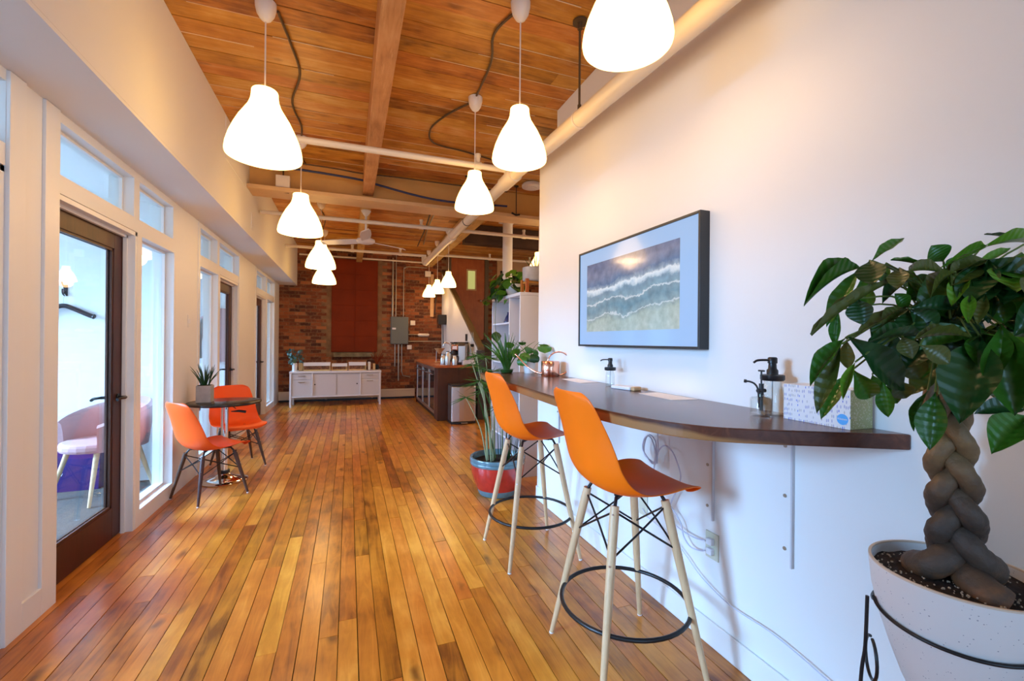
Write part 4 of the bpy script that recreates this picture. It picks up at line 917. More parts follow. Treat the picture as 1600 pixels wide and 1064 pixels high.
# papers, spectacle case
def sheet(pts, label):
    tag(MB().prism(pts, 1.0733, 1.0742).build('paper_sheet', M['paper']), label, 'paper')
sheet([(1.352, 1.60), (1.49, 1.58), (1.49, 1.87), (1.36, 1.85)], 'white sheet on the counter, closer to the camera, right of the soap bottle')
sheet([(1.345, 2.42), (1.49, 2.44), (1.49, 2.74), (1.37, 2.72)], 'white sheet on the counter between the watering can and the soap bottle')
t = thing('small_white_case', 'small white case with tan end lying beside the soap bottle', 'case', (1.42, 2.03, 1.0735), radians(12))
MB().box(-.035, .03, -.05, .09, 0, .018).build('case_body', M['plug'], t, bevel=.005)
MB().box(-.03, .025, -.075, -.051, 0, .02).build('tan_end', M['lightwood'], t, bevel=.004)
# copper watering can
t = thing('watering_can', 'copper watering can with long thin spout and round handle', 'watering can', (1.40, 2.965, 1.073), radians(0))
MB().lathe([(.0, 0), (.066, .001), (.068, .004), (.068, .108), (.064, .112), (.022, .113), (.022, .108), (.0, .107)], seg=36).build('body', M['copper'], t, smooth=True)
MB().tube(spline([(-.055, .03, .018), (-.09, .07, .03), (-.13, .15, .07), (-.16, .24, .13), (-.175, .27, .155)], 5), [.008] * 6 + [.006] * 15, 10).build('spout', M['copper'], t, smooth=True)
MB().tube([(.0 + .06 + .085 * cos(a) * .9, -.035 * cos(a) - .02, .095 + .085 * sin(a)) for a in [radians(q) for q in range(-100, 200, 12)]], .005, 8).build('handle', M['copper'], t, smooth=True)
# plants on the counter's far end
def grass_plant(name, label, loc, n, h, spread, w, mat, bias=(0, 0)):
    t = thing(name, label, 'plant', loc)
    MB().lathe([(0, 0), (.04, 0), (.05, .01), (.055, .03), (.05, .03), (0, .028)], seg=24).build('pot', M['leafdark'], t, smooth=True)
    for k in range(n):
        a = random.uniform(0, 2 * pi); o = random.uniform(.02, spread); hh = h * random.uniform(.55, 1.05)
        m = MB(); blade(m, (.02 * cos(a), .02 * sin(a), .02), (o * cos(a) + bias[0], o * sin(a) + bias[1], .03 + hh), w, (o * cos(a) * .8, o * sin(a) * .8), 8)
        m.build('leaf', mat, t, solid=.0015, smooth=True)
grass_plant('spiky_plant', 'spiky long leaved green plant at the far end of the counter', (1.19, 3.34, 1.0735), 44, .28, .24, .007, M['leaf'])
def round_leaf(r=1.0):
    m = MB(); m.v.append((0, 0, 0)); n = 14
    for i in range(n):
        a = 2 * pi * i / n; q = 1 - .28 * (abs(cos(a / 2 + 0)) > .97)
        m.v.append((cos(a) * .46 * q + .46 * 1, sin(a) * .46 * q, -.10 * cos(2 * a) - .08))
    m.v[0] = (.42, 0, .05)
    for i in range(n): m.f.append((0, 1 + i, 1 + (i + 1) % n))
    me = bpy.data.meshes.new('leaf'); me.from_pydata(m.v, [], m.f); me.polygons.foreach_set('use_smooth', [True] * n); return me
RL = {}
def rleaf(parent, loc, size, rot, mat):
    if mat not in RL: RL[mat] = round_leaf(); RL[mat].materials.append(M[mat])
    o = bpy.data.objects.new('leaf', RL[mat]); COL.objects.link(o); o.parent = parent; o.location = loc; o.scale = (size, size, size); o.rotation_euler = rot; return o
t = thing('leafy_plant', 'broad leaved plant in a small white pot behind the copper can', 'plant', (1.37, 3.30, 1.0735))
MB().lathe([(0, 0), (.04, 0), (.052, .09), (.050, .092), (.04, .085), (0, .08)], seg=24).build('pot', M['whitepot'], t, smooth=True)
stems = MB()
for (dx, dy, dz, s, rx, ry, rz, mt) in [(-.15, .02, .17, .095, 10, 70, 190, 'leaf'), (-.10, .0, .20, .10, 40, 60, 150, 'leafbright'), (-.05, -.03, .17, .10, -10, 75, 230, 'leaf'), (-.02, .0, .22, .09, 0, 50, 280, 'leaf'), (-.08, -.05, .14, .10, 0, 80, 220, 'leaf'), (0.02, -.05, .16, .095, 0, 75, 260, 'leafdark'), (-.13, .04, .25, .085, 30, 40, 120, 'leafbright'), (.03, -.02, .20, .08, 0, 60, 300, 'leaf'), (.085, -.10, .235, .125, 0, 32, 250, 'leaf'), (.06, -.06, .25, .115, 0, 28, 20, 'leafbright'), (-.16, .06, .19, .08, 0, 60, 170, 'eucalypt'), (-.06, .02, .26, .07, 0, 30, 60, 'leaf')]:
    rleaf(t, (dx, dy, dz), s, (radians(rx), radians(ry), radians(rz)), mt)
    stems.tube(spline([(0, 0, .07), (dx * .4, dy * .4, .07 + (dz - .07) * .7), (dx, dy, dz)], 3), .002, 5)
stems.build('stems', M['stem'], t)
# ================================================================== outlets, cords
def outlet(loc, label, plugs=False):
    t = thing('wall_outlet', label, 'outlet', loc)
    MB().box(-.006, 0, -.036, .036, -.058, .058).build('cover_plate', M['outlet'], t, bevel=.002)
    for z in (-.021, .021):
        if plugs: MB().box(-.028, -.006, -.017, .013, z - .014, z + .014).build('plug', M['plug'], t, bevel=.004)
        else: MB().box(-.008, -.006, -.015, .015, z - .014, z + .014).build('socket', M['outlet'], t, bevel=.002)
outlet((XR - .0005, 1.515, .438), 'ivory wall outlet with two white plugs below the counter', True)
outlet((XR - .0005, 2.0, .45), 'ivory wall outlet without plugs, behind the near bar stool legs')
def cordx(pts, r, label): tag(MB().tube(spline(pts, 5), r, 7).build('power_cord', M['cord'], None, smooth=True), label, 'cord')
cordx([(1.49, 1.825, 1.027), (1.46, 1.825, .885), (1.46, 1.824, .798), (1.46, 1.843, .713)], .0032, 'straight grey cord dropping from under the counter to the coil')
cordx([(1.465, 1.848, .712), (1.46, 1.93, .743), (1.46, 1.925, .82), (1.46, 1.89, .853), (1.46, 1.844, .83), (1.455, 1.832, .774), (1.455, 1.854, .714), (1.455, 1.9, .735), (1.45, 1.933, .773), (1.45, 1.919, .829), (1.45, 1.879, .848), (1.45, 1.85, .821), (1.45, 1.827, .761), (1.45, 1.84, .70)], .0036, 'coiled grey cord hanging under the counter behind the stool')
cordx([(1.48, 1.855, .713), (1.47, 1.834, .78), (1.47, 1.785, .82), (1.47, 1.733, .804), (1.47, 1.693, .752), (1.47, 1.673, .703), (1.47, 1.691, .643), (1.47, 1.74, .55), (1.47, 1.755, .489), (1.47, 1.719, .461), (1.47, 1.641, .450), (1.47, 1.577, .452), (1.48, 1.528, .459)], .0034, 'grey cord arching over and into the upper plug of the outlet')
cordx([(1.475, 1.867, .706), (1.475, 1.883, .62), (1.475, 1.826, .579), (1.475, 1.74, .529), (1.475, 1.679, .483), (1.475, 1.655, .425), (1.475, 1.612, .396), (1.475, 1.55, .407), (1.48, 1.528, .417)], .0034, 'grey cord running diagonally into the lower plug of the outlet')
cordx([(1.50, 2.0, .43), (1.49, 1.934, .407), (1.49, 1.774, .382), (1.49, 1.663, .338), (1.49, 1.562, .283), (1.49, 1.402, .244), (1.49, 1.223, .249), (1.49, 1.097, .237), (1.49, 1.008, .222), (1.49, .85, .20)], .0022, 'thin grey cable trailing down the white wall towards the plant')
t = thing('light_switch', 'white light switch on the left wall above the round table', 'switch', (XL + .0005, 4.835, 1.486))
MB().box(0, .006, -.036, .036, -.058, .058).build('cover_plate', M['trim'], t, bevel=.002)
MB().box(.006, .012, -.014, .014, -.022, .022).build('rocker', M['plug'], t, bevel=.002)
# ================================================================== BIG BRAIDED PLANT
PC = Vector((1.335, .605, 0))
t = thing('planter_bowl', 'large speckled white bowl planter holding the braided tree', 'planter', (PC.x, PC.y, 0))
prof = [(.05, .475), (.078, .488), (.098, .53), (.122, .60), (.143, .67), (.156, .735), (.162, .80)]
MB().lathe([(0, .474)] + prof, seg=72, cap=False).build('bowl', M['speckle'], t, smooth=True)
MB().lathe([(.162, .80), (.1618, .804), (.156, .804), (.1555, .80)], seg=72, cap=False).build('rim', M['potin'], t, smooth=True)
MB().lathe([(.1555, .80), (.1545, .77), (.15, .74)], seg=72, cap=False).build('inner_wall', M['speckle'], t, smooth=True)
m = MB(); m.v.append((0, 0, .787)); R, S_ = 10, 48
for i in range(1, R + 1):
    for k in range(S_):
        a = 2 * pi * k / S_; r = .1548 * i / R
        m.v.append((r * cos(a), r * sin(a), .782 + random.uniform(-.0035, .0035) - .004 * (i / R) ** 4))
for k in range(S_): m.f.append((0, 1 + k, 1 + (k + 1) % S_))
for i in range(R - 1):
    for k in range(S_): a = 1 + i * S_ + k; b = 1 + i * S_ + (k + 1) % S_; m.f.append((a, a + S_, b + S_, b))
m.build('soil', M['soil'], t, smooth=True)
m = MB()
for k in range(260):
    a = random.uniform(0, 2 * pi); r = .147 * math.sqrt(random.uniform(.02, 1)); s = random.uniform(.0012, .0034)
    m.obox((r * cos(a), r * sin(a), .785 + s * .3), (s, s * 1.3, s), (random.random() * 3, random.random() * 3, random.random() * 3))
struct(m.build('soil_crumbs', M['perlite'], t), 'stuff')
# stand
t = thing('plant_stand', 'black wire plant stand with curved drapes under the speckled bowl', 'stand', (PC.x, PC.y, 0))
def prof_r(z):
    for (r0, z0), (r1, z1) in zip(prof, prof[1:]):
        if z0 <= z <= z1: return r0 + (r1 - r0) * (z - z0) / (z1 - z0)
    return prof[-1][0]
NL = 3; A0 = radians(136)
for k in range(NL):
    a = A0 + k * 2 * pi / NL; c, s = cos(a), sin(a)
    MB().tube(spline([(.185 * c, .185 * s, .008), (.190 * c, .190 * s, .25), (.180 * c, .180 * s, .50), (.172 * c, .172 * s, .58), (.1685 * c, .1685 * s, .705)], 6), .0042, 8).build('leg', M['black'], t, smooth=True)
    pts = []
    for i in range(33):
        f = i / 32; b = a + f * 2 * pi / NL; z = .706 - .022 * (4 * f * (1 - f)) ** .4
        r = prof_r(z) + .0055; pts.append((r * cos(b), r * sin(b), z))
    MB().tube(pts, .0042, 8).build('drape', M['black'], t, smooth=True)
    tg = Vector((-s, c, 0)); o = Vector((.172 * c, .172 * s, .555))
    for sg in (-1, 1):
        pp = [o + tg * sg * .042 * sin(q) + Vector((0, 0, .05 * cos(q))) - Vector((c, s, 0)) * .012 for q in [radians(x) for x in range(10, 215, 15)]]
        MB().tube(pp, .0038, 8).build('scroll', M['black'], t, smooth=True)
    MB().tube([(.18 * c, .18 * s, .478), (.09 * c, .09 * s, .466)], .0042, 8).build('support_bar', M['black'], t, smooth=True)
MB().tube([(.09 * cos(a), .09 * sin(a), .466) for a in [2 * pi * k / 40 for k in range(40)]], .0042, 8, closed=True).build('ring', M['black'], t, smooth=True)
# tree
t = thing('braided_tree', 'money tree with braided brown trunk and big drooping green leaves', 'plant', (PC.x, PC.y, .775))
view = Vector((PC.x, PC.y, 0)).normalized(); side = Vector((view.y, -view.x, 0))
for k in range(3):
    pts, rs = [], []
    for i in range(110):
        f = i / 109; z = .0 + .42 * f; ph = 2 * pi * f * 1.65 + 2 * pi * k / 3 + 2.2
        A = .034 * (1 - .25 * f) + .045 * max(0, 1 - f / .22) ** 1.4; B = .018 + .04 * max(0, 1 - f / .16)
        p = side * (A * sin(ph) - .026 * f + .006) + view * (B * sin(2 * ph)) + Vector((0, 0, z))
        pts.append(p); rs.append((.0275 * (1 - .36 * f) + .008 * max(0, 1 - f / .25)) * (1 + .05 * sin(f * 50 + k) + .03 * sin(f * 131 + 2 * k)))
    MB().tube(pts, rs, 16).build('trunk_strand', M['bark'], t, smooth=True)
top = side * (-.022) + Vector((0, 0, .42))
for dx, h, r0 in ((-.03, .24, .013), (.0, .22, .018), (.03, .2, .017)):
    MB().tube(spline([top + side * dx + Vector((0, 0, -.02)), top + side * dx * .8 + Vector((0, 0, .08)), top + side * dx * 1.2 + Vector((0, 0, h))], 5), [r0] * 6 + [r0 * .75] * 5, 12).build('branch', M['bark'], t, smooth=True)
def leaf_data(mat, bend, cup):
    m = MB(); n = 12
    W_ = lambda u: max(.004, (sin(pi * min(1, u ** 1.12)) ** (1.15 if u < .5 else .95)) * .5)
    for i in range(n + 1):
        u = i / n; w = W_(u); zc = bend * (u - u * u)
        wav = .012 * sin(u * 19)
        m.v += [(-w, u, zc + cup * w + wav), (-w * .5, u, zc + cup * w * .38), (0, u, zc - .02), (w * .5, u, zc + cup * w * .38), (w, u, zc + cup * w - wav)]
    for i in range(n):
        for k in range(4): a = i * 5 + k; m.f.append((a, a + 1, a + 6, a + 5))
    me = bpy.data.meshes.new('leaf'); me.from_pydata(m.v, [], m.f); me.polygons.foreach_set('use_smooth', [True] * len(me.polygons)); me.materials.append(M[mat]); return me
LM = {k: [leaf_data(mt, b, c) for b, c in ((.22, .30), (.14, .12), (.30, .45))] for k, mt in enumerate(('leaf', 'leafdark', 'leafbright', 'leafbrown'))}
LEAVES=[((1.089,0.669,1.506),(0.903,0.663,1.412),0.023,0,0),
((1.089,0.669,1.503),(0.999,0.681,1.369),0.035,0,0),
((1.115,0.659,1.52),(1.22,0.653,1.58),0.026,0,0),
((1.088,0.648,1.517),(1.038,0.613,1.454),0.049,0,1),
((1.116,0.68,1.489),(1.163,0.695,1.415),0.037,0,0),
((1.116,0.606,1.495),(1.065,0.582,1.444),0.033,0,3),
((1.116,0.606,1.479),(0.886,0.637,1.35),0.014,50,3),
((1.051,0.651,1.431),(1.043,0.633,1.371),0.044,0,1),
((1.045,0.685,1.408),(1.039,0.688,1.324),0.021,0,0),
((1.168,0.661,1.519),(1.16,0.664,1.472),0.027,0,0),
((1.039,0.666,1.344),(0.936,0.672,1.239),0.032,0,0),
((1.01,0.656,1.33),(0.93,0.653,1.183),0.034,0,3),
((1.04,0.666,1.263),(0.959,0.664,1.167),0.031,0,0),
((1.028,0.638,1.292),(0.982,0.634,1.212),0.018,0,2),
((1.055,0.66,1.274),(1.112,0.66,1.207),0.043,0,0),
((1.012,0.644,1.347),(1.188,0.633,1.225),0.067,0,1),
((1.063,0.679,1.342),(1.087,0.691,1.272),0.029,0,3),
((1.173,0.67,1.248),(1.188,0.665,1.159),0.031,0,0),
((1.201,0.681,1.234),(1.23,0.67,1.189),0.024,0,0),
((1.201,0.66,1.248),(1.226,0.65,1.204),0.041,0,3),
((1.173,0.691,1.258),(1.193,0.684,1.21),0.03,0,0),
((1.269,0.603,1.519),(1.242,0.613,1.556),0.044,0,0),
((1.225,0.597,1.498),(1.098,0.612,1.514),0.019,20,0),
((1.219,0.568,1.482),(1.075,0.568,1.481),0.014,50,3),
((1.193,0.577,1.493),(1.331,0.558,1.553),0.019,30,2),
((1.32,0.562,1.547),(1.447,0.537,1.565),0.025,20,2),
((1.519,0.564,1.577),(1.422,0.599,1.596),0.016,45,1),
((1.299,0.57,1.502),(1.412,0.55,1.552),0.017,20,2),
((1.229,0.543,1.461),(1.362,0.515,1.506),0.018,40,3),
((1.374,0.617,1.544),(1.344,0.628,1.498),0.027,0,0),
((1.391,0.611,1.544),(1.386,0.613,1.49),0.028,0,0),
((1.255,0.555,1.488),(1.196,0.555,1.412),0.03,0,2),
((1.203,0.552,1.485),(1.117,0.552,1.427),0.019,30,3),
((1.255,0.555,1.488),(1.235,0.562,1.417),0.033,0,0),
((1.237,0.518,1.437),(1.195,0.513,1.371),0.02,0,3),
((1.221,0.535,1.438),(1.19,0.525,1.374),0.021,0,2),
((1.306,0.535,1.453),(1.33,0.527,1.377),0.036,0,0),
((1.318,0.553,1.467),(1.297,0.539,1.377),0.033,0,1),
((1.326,0.581,1.453),(1.327,0.581,1.373),0.04,0,1),
((1.396,0.556,1.477),(1.437,0.54,1.362),0.035,0,1),
((1.436,0.541,1.541),(1.434,0.542,1.489),0.052,0,2),
((1.448,0.59,1.514),(1.483,0.577,1.436),0.042,0,0),
((1.239,0.496,1.374),(1.21,0.464,1.194),0.068,0,0),
((1.228,0.522,1.348),(1.11,0.501,1.178),0.081,0,1),
((1.086,0.553,1.329),(1.117,0.52,1.292),0.036,0,3),
((1.293,0.476,1.19),(1.196,0.491,1.115),0.056,0,0),
((1.351,0.498,1.194),(1.27,0.549,1.182),0.041,10,1),
((1.456,0.587,1.249),(1.468,0.582,1.195),0.036,0,3),
((1.212,0.602,1.228),(1.183,0.613,1.137),0.018,20,0),
((1.19,0.578,1.228),(1.155,0.57,1.107),0.046,0,0),
((1.248,0.6,1.218),(1.241,0.602,1.133),0.034,0,1),
((1.168,0.619,1.416),(1.03,0.637,1.352),0.028,10,3),
((1.169,0.586,1.348),(1.012,0.602,1.336),0.027,20,1),
((1.137,0.598,1.408),(1.235,0.562,1.414),0.033,20,1),
((1.171,0.618,1.41),(1.138,0.598,1.331),0.05,0,1),
((1.159,0.611,1.409),(1.194,0.577,1.365),0.044,10,1),
((1.171,0.618,1.41),(1.081,0.619,1.369),0.033,0,3),
((1.194,0.63,1.412),(1.164,0.641,1.446),0.029,0,0),
((1.218,0.643,1.478),(1.243,0.634,1.431),0.035,0,0),
((1.218,0.643,1.478),(1.138,0.651,1.423),0.029,0,1),
((1.218,0.643,1.478),(1.25,0.609,1.476),0.029,10,0),
((1.222,0.673,1.506),(1.262,0.658,1.47),0.036,0,2),
((1.283,0.597,1.39),(1.184,0.613,1.36),0.051,10,1),
((1.283,0.597,1.39),(1.273,0.601,1.298),0.063,0,1),
((1.283,0.597,1.39),(1.332,0.558,1.367),0.046,10,1),
((1.258,0.585,1.389),(1.261,0.552,1.322),0.05,0,1),
((1.309,0.609,1.391),(1.254,0.629,1.431),0.041,0,0),
((1.276,0.621,1.344),(1.211,0.645,1.273),0.053,0,1),
((1.314,0.639,1.344),(1.281,0.652,1.247),0.054,0,0),
((1.314,0.639,1.344),(1.348,0.626,1.248),0.066,0,1),
((1.314,0.639,1.344),(1.394,0.61,1.272),0.066,0,1),
((1.166,0.694,1.373),(1.2,0.649,1.296),0.048,0,1),
((1.235,0.668,1.313),(1.281,0.652,1.247),0.048,0,3),
((1.212,0.677,1.367),(1.184,0.687,1.295),0.042,0,1),
((1.381,0.561,1.373),(1.36,0.569,1.264),0.069,0,0),
((1.339,0.544,1.372),(1.374,0.51,1.301),0.061,0,1),
((1.381,0.561,1.373),(1.369,0.512,1.377),0.045,10,1),
((1.155,0.666,1.401),(1.177,0.658,1.343),0.047,0,0),
((1.265,0.625,1.449),(1.298,0.613,1.391),0.053,0,0),
((1.337,0.524,1.464),(1.369,0.512,1.421),0.044,0,0),
((1.208,0.529,1.348),(1.076,0.557,1.342),0.021,35,3),
((1.314,0.639,1.284),(1.264,0.658,1.211),0.042,0,3),
((1.099,0.591,1.347),(1.096,0.571,1.3),0.032,0,3)]
rt = Vector((PC.x, PC.y, .775))
def put_leaf(B, T, wd, roll, kind, par=None):
    B, T = Vector(B), Vector(T); d = T - B; ln = d.length; y = d.normalized()
    face = Vector((-.80, -.30, .52)).normalized(); z = (face - y * face.dot(y))
    if z.length < .1: z = Vector((0, 0, 1)) - y * y.z
    z.normalize(); x = y.cross(z).normalized()
    R = Matrix.Rotation(radians(roll), 3, y); x = R @ x; z = R @ z
    o = bpy.data.objects.new('leaf', random.choice(LM[kind])); COL.objects.link(o); o.parent = t
    mw = Matrix(((x.x, y.x, z.x), (x.y, y.y, z.y), (x.z, y.z, z.z))).to_4x4() @ Matrix.Diagonal((wd * 1.12, ln, ln, 1))
    mw.translation = B - rt
    o.matrix_local = mw
    return o
hub = rt + top + Vector((0, 0, .17))
pet = {}
for B, T, wd, roll, kind in LEAVES:
    put_leaf(B, T, wd, roll, kind)
    pet[(round(B[0] / .03), round(B[1] / .03), round(B[2] / .03))] = B
# far side and right side of the crown (outside the frame edge or behind)
for k in range(17):
    a = random.uniform(-.9, 1.2) - .5; rr = random.uniform(.06, .26); base = hub + side * (rr * cos(a) + .02) + view * rr * sin(a) * .5 + Vector((0, 0, random.uniform(-.02, .17)))
    base.x = min(base.x, XR - .12)
    pet[(k, 0, 99)] = tuple(base)
    for j in range(5):
        b = a + random.uniform(-1.5, 1.5); ln = random.uniform(.09, .17)
        tip = base + (side * cos(b) + view * sin(b) * .7) * ln * .8 + Vector((0, 0, -ln * random.uniform(.1, .9)))
        tip.x = min(tip.x, XR - .03)
        put_leaf(base, tip, ln * random.uniform(.34, .46), random.uniform(-25, 25), random.choice((0, 1, 1, 0, 3, 2)))
for B in pet.values():
    B = Vector(B); e = hub - rt; b = B - rt
    MB().tube(spline([e + Vector((0, 0, random.uniform(-.12, .02))), (e + b) / 2 + Vector((0, 0, .035)), b], 4), .0022, 5).build('petiole', M['stem'], t, smooth=True)
# ================================================================== RED AND BLUE PLANTER
t = thing('glazed_planter', 'red glazed pot with blue grey rim and foot on the floor', 'planter', (1.235, 3.68, 0))
MB().lathe([(0, 0), (.158, 0), (.168, .01), (.182, .055)], seg=56).build('foot_band', M['blueglaze'], t, smooth=True)
MB().lathe([(.182, .055), (.206, .11), (.224, .17), (.233, .22), (.235, .262)], seg=56).build('red_body', M['redglaze'], t, smooth=True)
MB().lathe([(.235, .262), (.240, .266), (.241, .278), (.235, .284), (.235, .292), (.243, .298), (.244, .318), (.240, .326), (.225, .326), (.216, .315), (.208, .25)], seg=56, cap=False).build('rim_band', M['blueglaze'], t, smooth=True)
MB().lathe([(0, .285), (.212, .28)], seg=40).build('soil', M['soil'], t)
t = thing('umbrella_palm', 'tall reedy green plant growing from the red and blue pot', 'plant', (1.235, 3.68, .284))
MB().tube([(0, 0, -.03), (0, 0, .012)], .03, 10).build('root_crown', M['soil'], t)
def frond(top, r, n, mat):
    m = MB()
    for k in range(n):
        a = 2 * pi * k / n + random.uniform(-.2, .2); q = r * random.uniform(.7, 1.15); dz = random.uniform(-.55, .35) * q
        blade(m, top, Vector(top) + Vector((q * cos(a), q * sin(a), dz)), .0045, (0, 0), 4)
    return m.build('frond', mat, t)
for (x, y, tx, ty, h) in [(-.10, .0, -.15, .03, .80), (-.06, .02, -.12, .05, .62), (-.05, -.02, -.24, -.02, .84), (-.02, .02, -.05, .0, .78), (-.09, .04, -.27, .08, .55), (.03, -.04, .02, -.02, .5), (-.03, .05, -.10, .06, .9), (-.07, -.03, -.18, -.03, .70), (-.04, 0, -.02, .04, .66), (-.08, .02, -.20, .0, .92)]:
    top_ = (tx, ty, h)
    MB().tube(spline([(x, y, 0), (x + (tx - x) * .3, y + (ty - y) * .3, h * .5), top_], 5), [.0055] * 6 + [.004] * 5, 7).build('reed_stem', M['palestem'], t, smooth=True)
    frond(top_, random.uniform(.11, .18), 18, M['leaf'])
for k in range(26):
    a = random.uniform(0, 2 * pi); r = random.uniform(.02, .13); h = random.uniform(.16, .38)
    m = MB(); blade(m, (r * cos(a) + .06, r * sin(a), 0), (r * cos(a) * 1.5 + .07, r * sin(a) * 1.5, h), .006, (0, 0), 5); m.build('leaf', M['leafdark'] if k % 3 else M['leaf'], t)
m = MB(); blade(m, (-.08, 0, .5), (-.25, .03, 1.0), .011, (0, 0), 6); m.build('leaf', M['leaf'], t)
m = MB(); blade(m, (-.04, 0, .1), (-.20, .0, .62), .011, (0, 0), 6); m.build('leaf', M['leaf'], t)
# ================================================================== BOOKSHELF
t = thing('bookshelf', 'tall white cube bookshelf standing past the end of the white wall', 'bookshelf', (1.56, 4.00, 0))
SW, SD, SH = .90, .40, 1.81
MB().box(0, SD, 0, .02, 0, SH - .031).build('side_panel', M['credenza'], t, bevel=.002)
MB().box(0, SD, SW - .02, SW, 0, SH - .031).build('side_panel', M['credenza'], t, bevel=.002)
MB().box(0, SD, 0, SW, SH - .03, SH).build('top_board', M['credenza'], t, bevel=.002)
MB().box(.004, SD, .32, .335, .03, SH - .031).build('divider', M['credenza'], t, bevel=.002)
MB().box(0, SD, .021, SW - .021, .0, .03).build('bottom_board', M['credenza'], t, bevel=.002)
MB().box(SD - .006, SD, .021, SW - .021, .03, SH - .031).build('back_panel', M['credpanel'], t)
for z in (1.51, 1.09, .62, .30): MB().box(.004, SD - .007, .336, SW - .021, z, z + .018).build('shelf_board', M['credenza'], t, bevel=.002)
for z in (.90, .42): MB().box(.004, SD - .007, .021, .319, z, z + .018).build('shelf_board', M['credenza'], t, bevel=.002)
t = thing('blue_vase', 'small dark blue cone shaped vase on the top shelf of the bookshelf', 'vase', (1.68, 4.66, 1.5285))
MB().lathe([(0, 0), (.055, .002), (.057, .02), (.035, .07), (.018, .10), (.016, .115), (.012, .112)], seg=24).build('body', M['bluevase'], t, smooth=True)
MB().lathe([(.016, .115), (.02, .122), (.014, .124)], seg=20).build('lip', M['bluevase'], t, smooth=True)
# trailing pothos
t = thing('trailing_pothos', 'trailing heart leaved plant in a white pot on top of the bookshelf', 'plant', (1.69, 4.50, SH + .0005)); t.scale = (1.1, 1.1, 1.1)
MB().lathe([(0, 0), (.06, 0), (.085, .05), (.09, .12), (.087, .122), (.08, .115), (0, .11)], seg=28).build('pot', M['whitepot'], t, smooth=True)
heart = MB(); hp = [(0, 0), (.16, .22), (.42, .34), (.68, .24), (.88, .08), (1.02, 0), (.88, -.08), (.68, -.24), (.42, -.34), (.16, -.22)]
heart.v = [(.45, 0, -.06)] + [(x, y * 1.25, .05 * abs(y) - .1 * x * x) for x, y in hp]; heart.f = [(0, 1 + i, 1 + (i + 1) % 10) for i in range(10)]
hms = []
for mt in ('leaf', 'leafbright', 'leafdark'):
    me = bpy.data.meshes.new('leaf'); me.from_pydata(heart.v, [], heart.f); me.polygons.foreach_set('use_smooth', [True] * 10); me.materials.append(M[mt]); hms.append(me)
def hleaf(p, s, yaw, pitch, roll=0):
    o = bpy.data.objects.new('leaf', random.choice(hms)); COL.objects.link(o); o.parent = t; o.location = p; o.scale = (s, s, s); o.rotation_euler = (roll, pitch, yaw)
V1 = spline([(-.02, .0, .12), (-.10, .03, .16), (-.155, .08, .06), (-.16, .1, -.06), (-.165, .11, -.2), (-.16, .11, -.32), (-.175, .0, -.42), (-.18, -.05, -.50), (-.18, -.06, -.56)], 5)
V2 = spline([(-.02, .04, .12), (-.12, .15, .10), (-.17, .26, .02), (-.18, .38, -.02)], 5)
MB().tube(V1, .0028, 6).build('vine', M['stem'], t); MB().tube(V2, .0028, 6).build('vine', M['stem'], t)
for i in (26, 31, 36, 39): p = V1[min(i, len(V1) - 1)]; hleaf(p, random.uniform(.10, .13) if i < 34 else .07, radians(random.choice((200, 330, 260))), radians(60), random.uniform(-.4, .4))
for p in V2[5::2]: hleaf(p, random.uniform(.08, .12), random.uniform(2, 4.5), random.uniform(.4, 1.2))
for k in range(62):
    a = random.uniform(1.5, 5.2); r = random.uniform(.02, .19); hleaf((r * cos(a) - .02, r * sin(a) * 1.25 + .05, random.uniform(.03, .30) * (1 - r * 1.4)), random.uniform(.08, .12), a + random.uniform(-.8, .8), random.uniform(.2, 1.2), random.uniform(-.6, .6))
# planter on wooden stand
t = thing('tub_plant', 'grey white tub on a wooden stand with thin leaves, on the bookshelf near end', 'plant', (1.78, 4.165, SH + .0005)); t.scale = (1.1, 1.1, 1.1)
MB().lathe([(0, .115), (.10, .117), (.112, .13), (.114, .245), (.11, .247), (.104, .235), (0, .23)], seg=36).build('tub', M['greypot'], t, smooth=True)
for dx, dy in ((-.1, -.06), (-.1, .06), (.1, -.06), (.1, .06)): MB().box(dx - .014, dx + .014, dy - .014, dy + .014, 0, .135).build('leg', M['doorwood'], t, bevel=.002)
MB().box(-.1, .1, -.07, .07, .095, .114).build('stand_top', M['doorwood'], t, bevel=.002)
for k in range(12):
    a = random.uniform(0, 6.28); m = MB(); blade(m, (.03 * cos(a), .03 * sin(a), .23), (.11 * cos(a) - .03, .11 * sin(a), .23 + random.uniform(.08, .2)), .007, (0, 0), 5); m.build('leaf', M['leafbright'] if k % 2 else M['leaf'], t)
t = thing('fern_plant', 'dark green bushy plant behind the trailing plant on the bookshelf', 'plant', (1.86, 4.78, SH + .0005))
MB().lathe([(0, 0), (.05, 0), (.065, .1), (.06, .1), (0, .09)], seg=20).build('pot', M['whitepot'], t, smooth=True)
for k in range(30): a = random.uniform(0, 6.28); r = random.uniform(.0, .1); hleaf((r * cos(a), r * sin(a), random.uniform(.1, .36)), random.uniform(.07, .1), a, random.uniform(-.5, 1), random.uniform(-.5, .5))
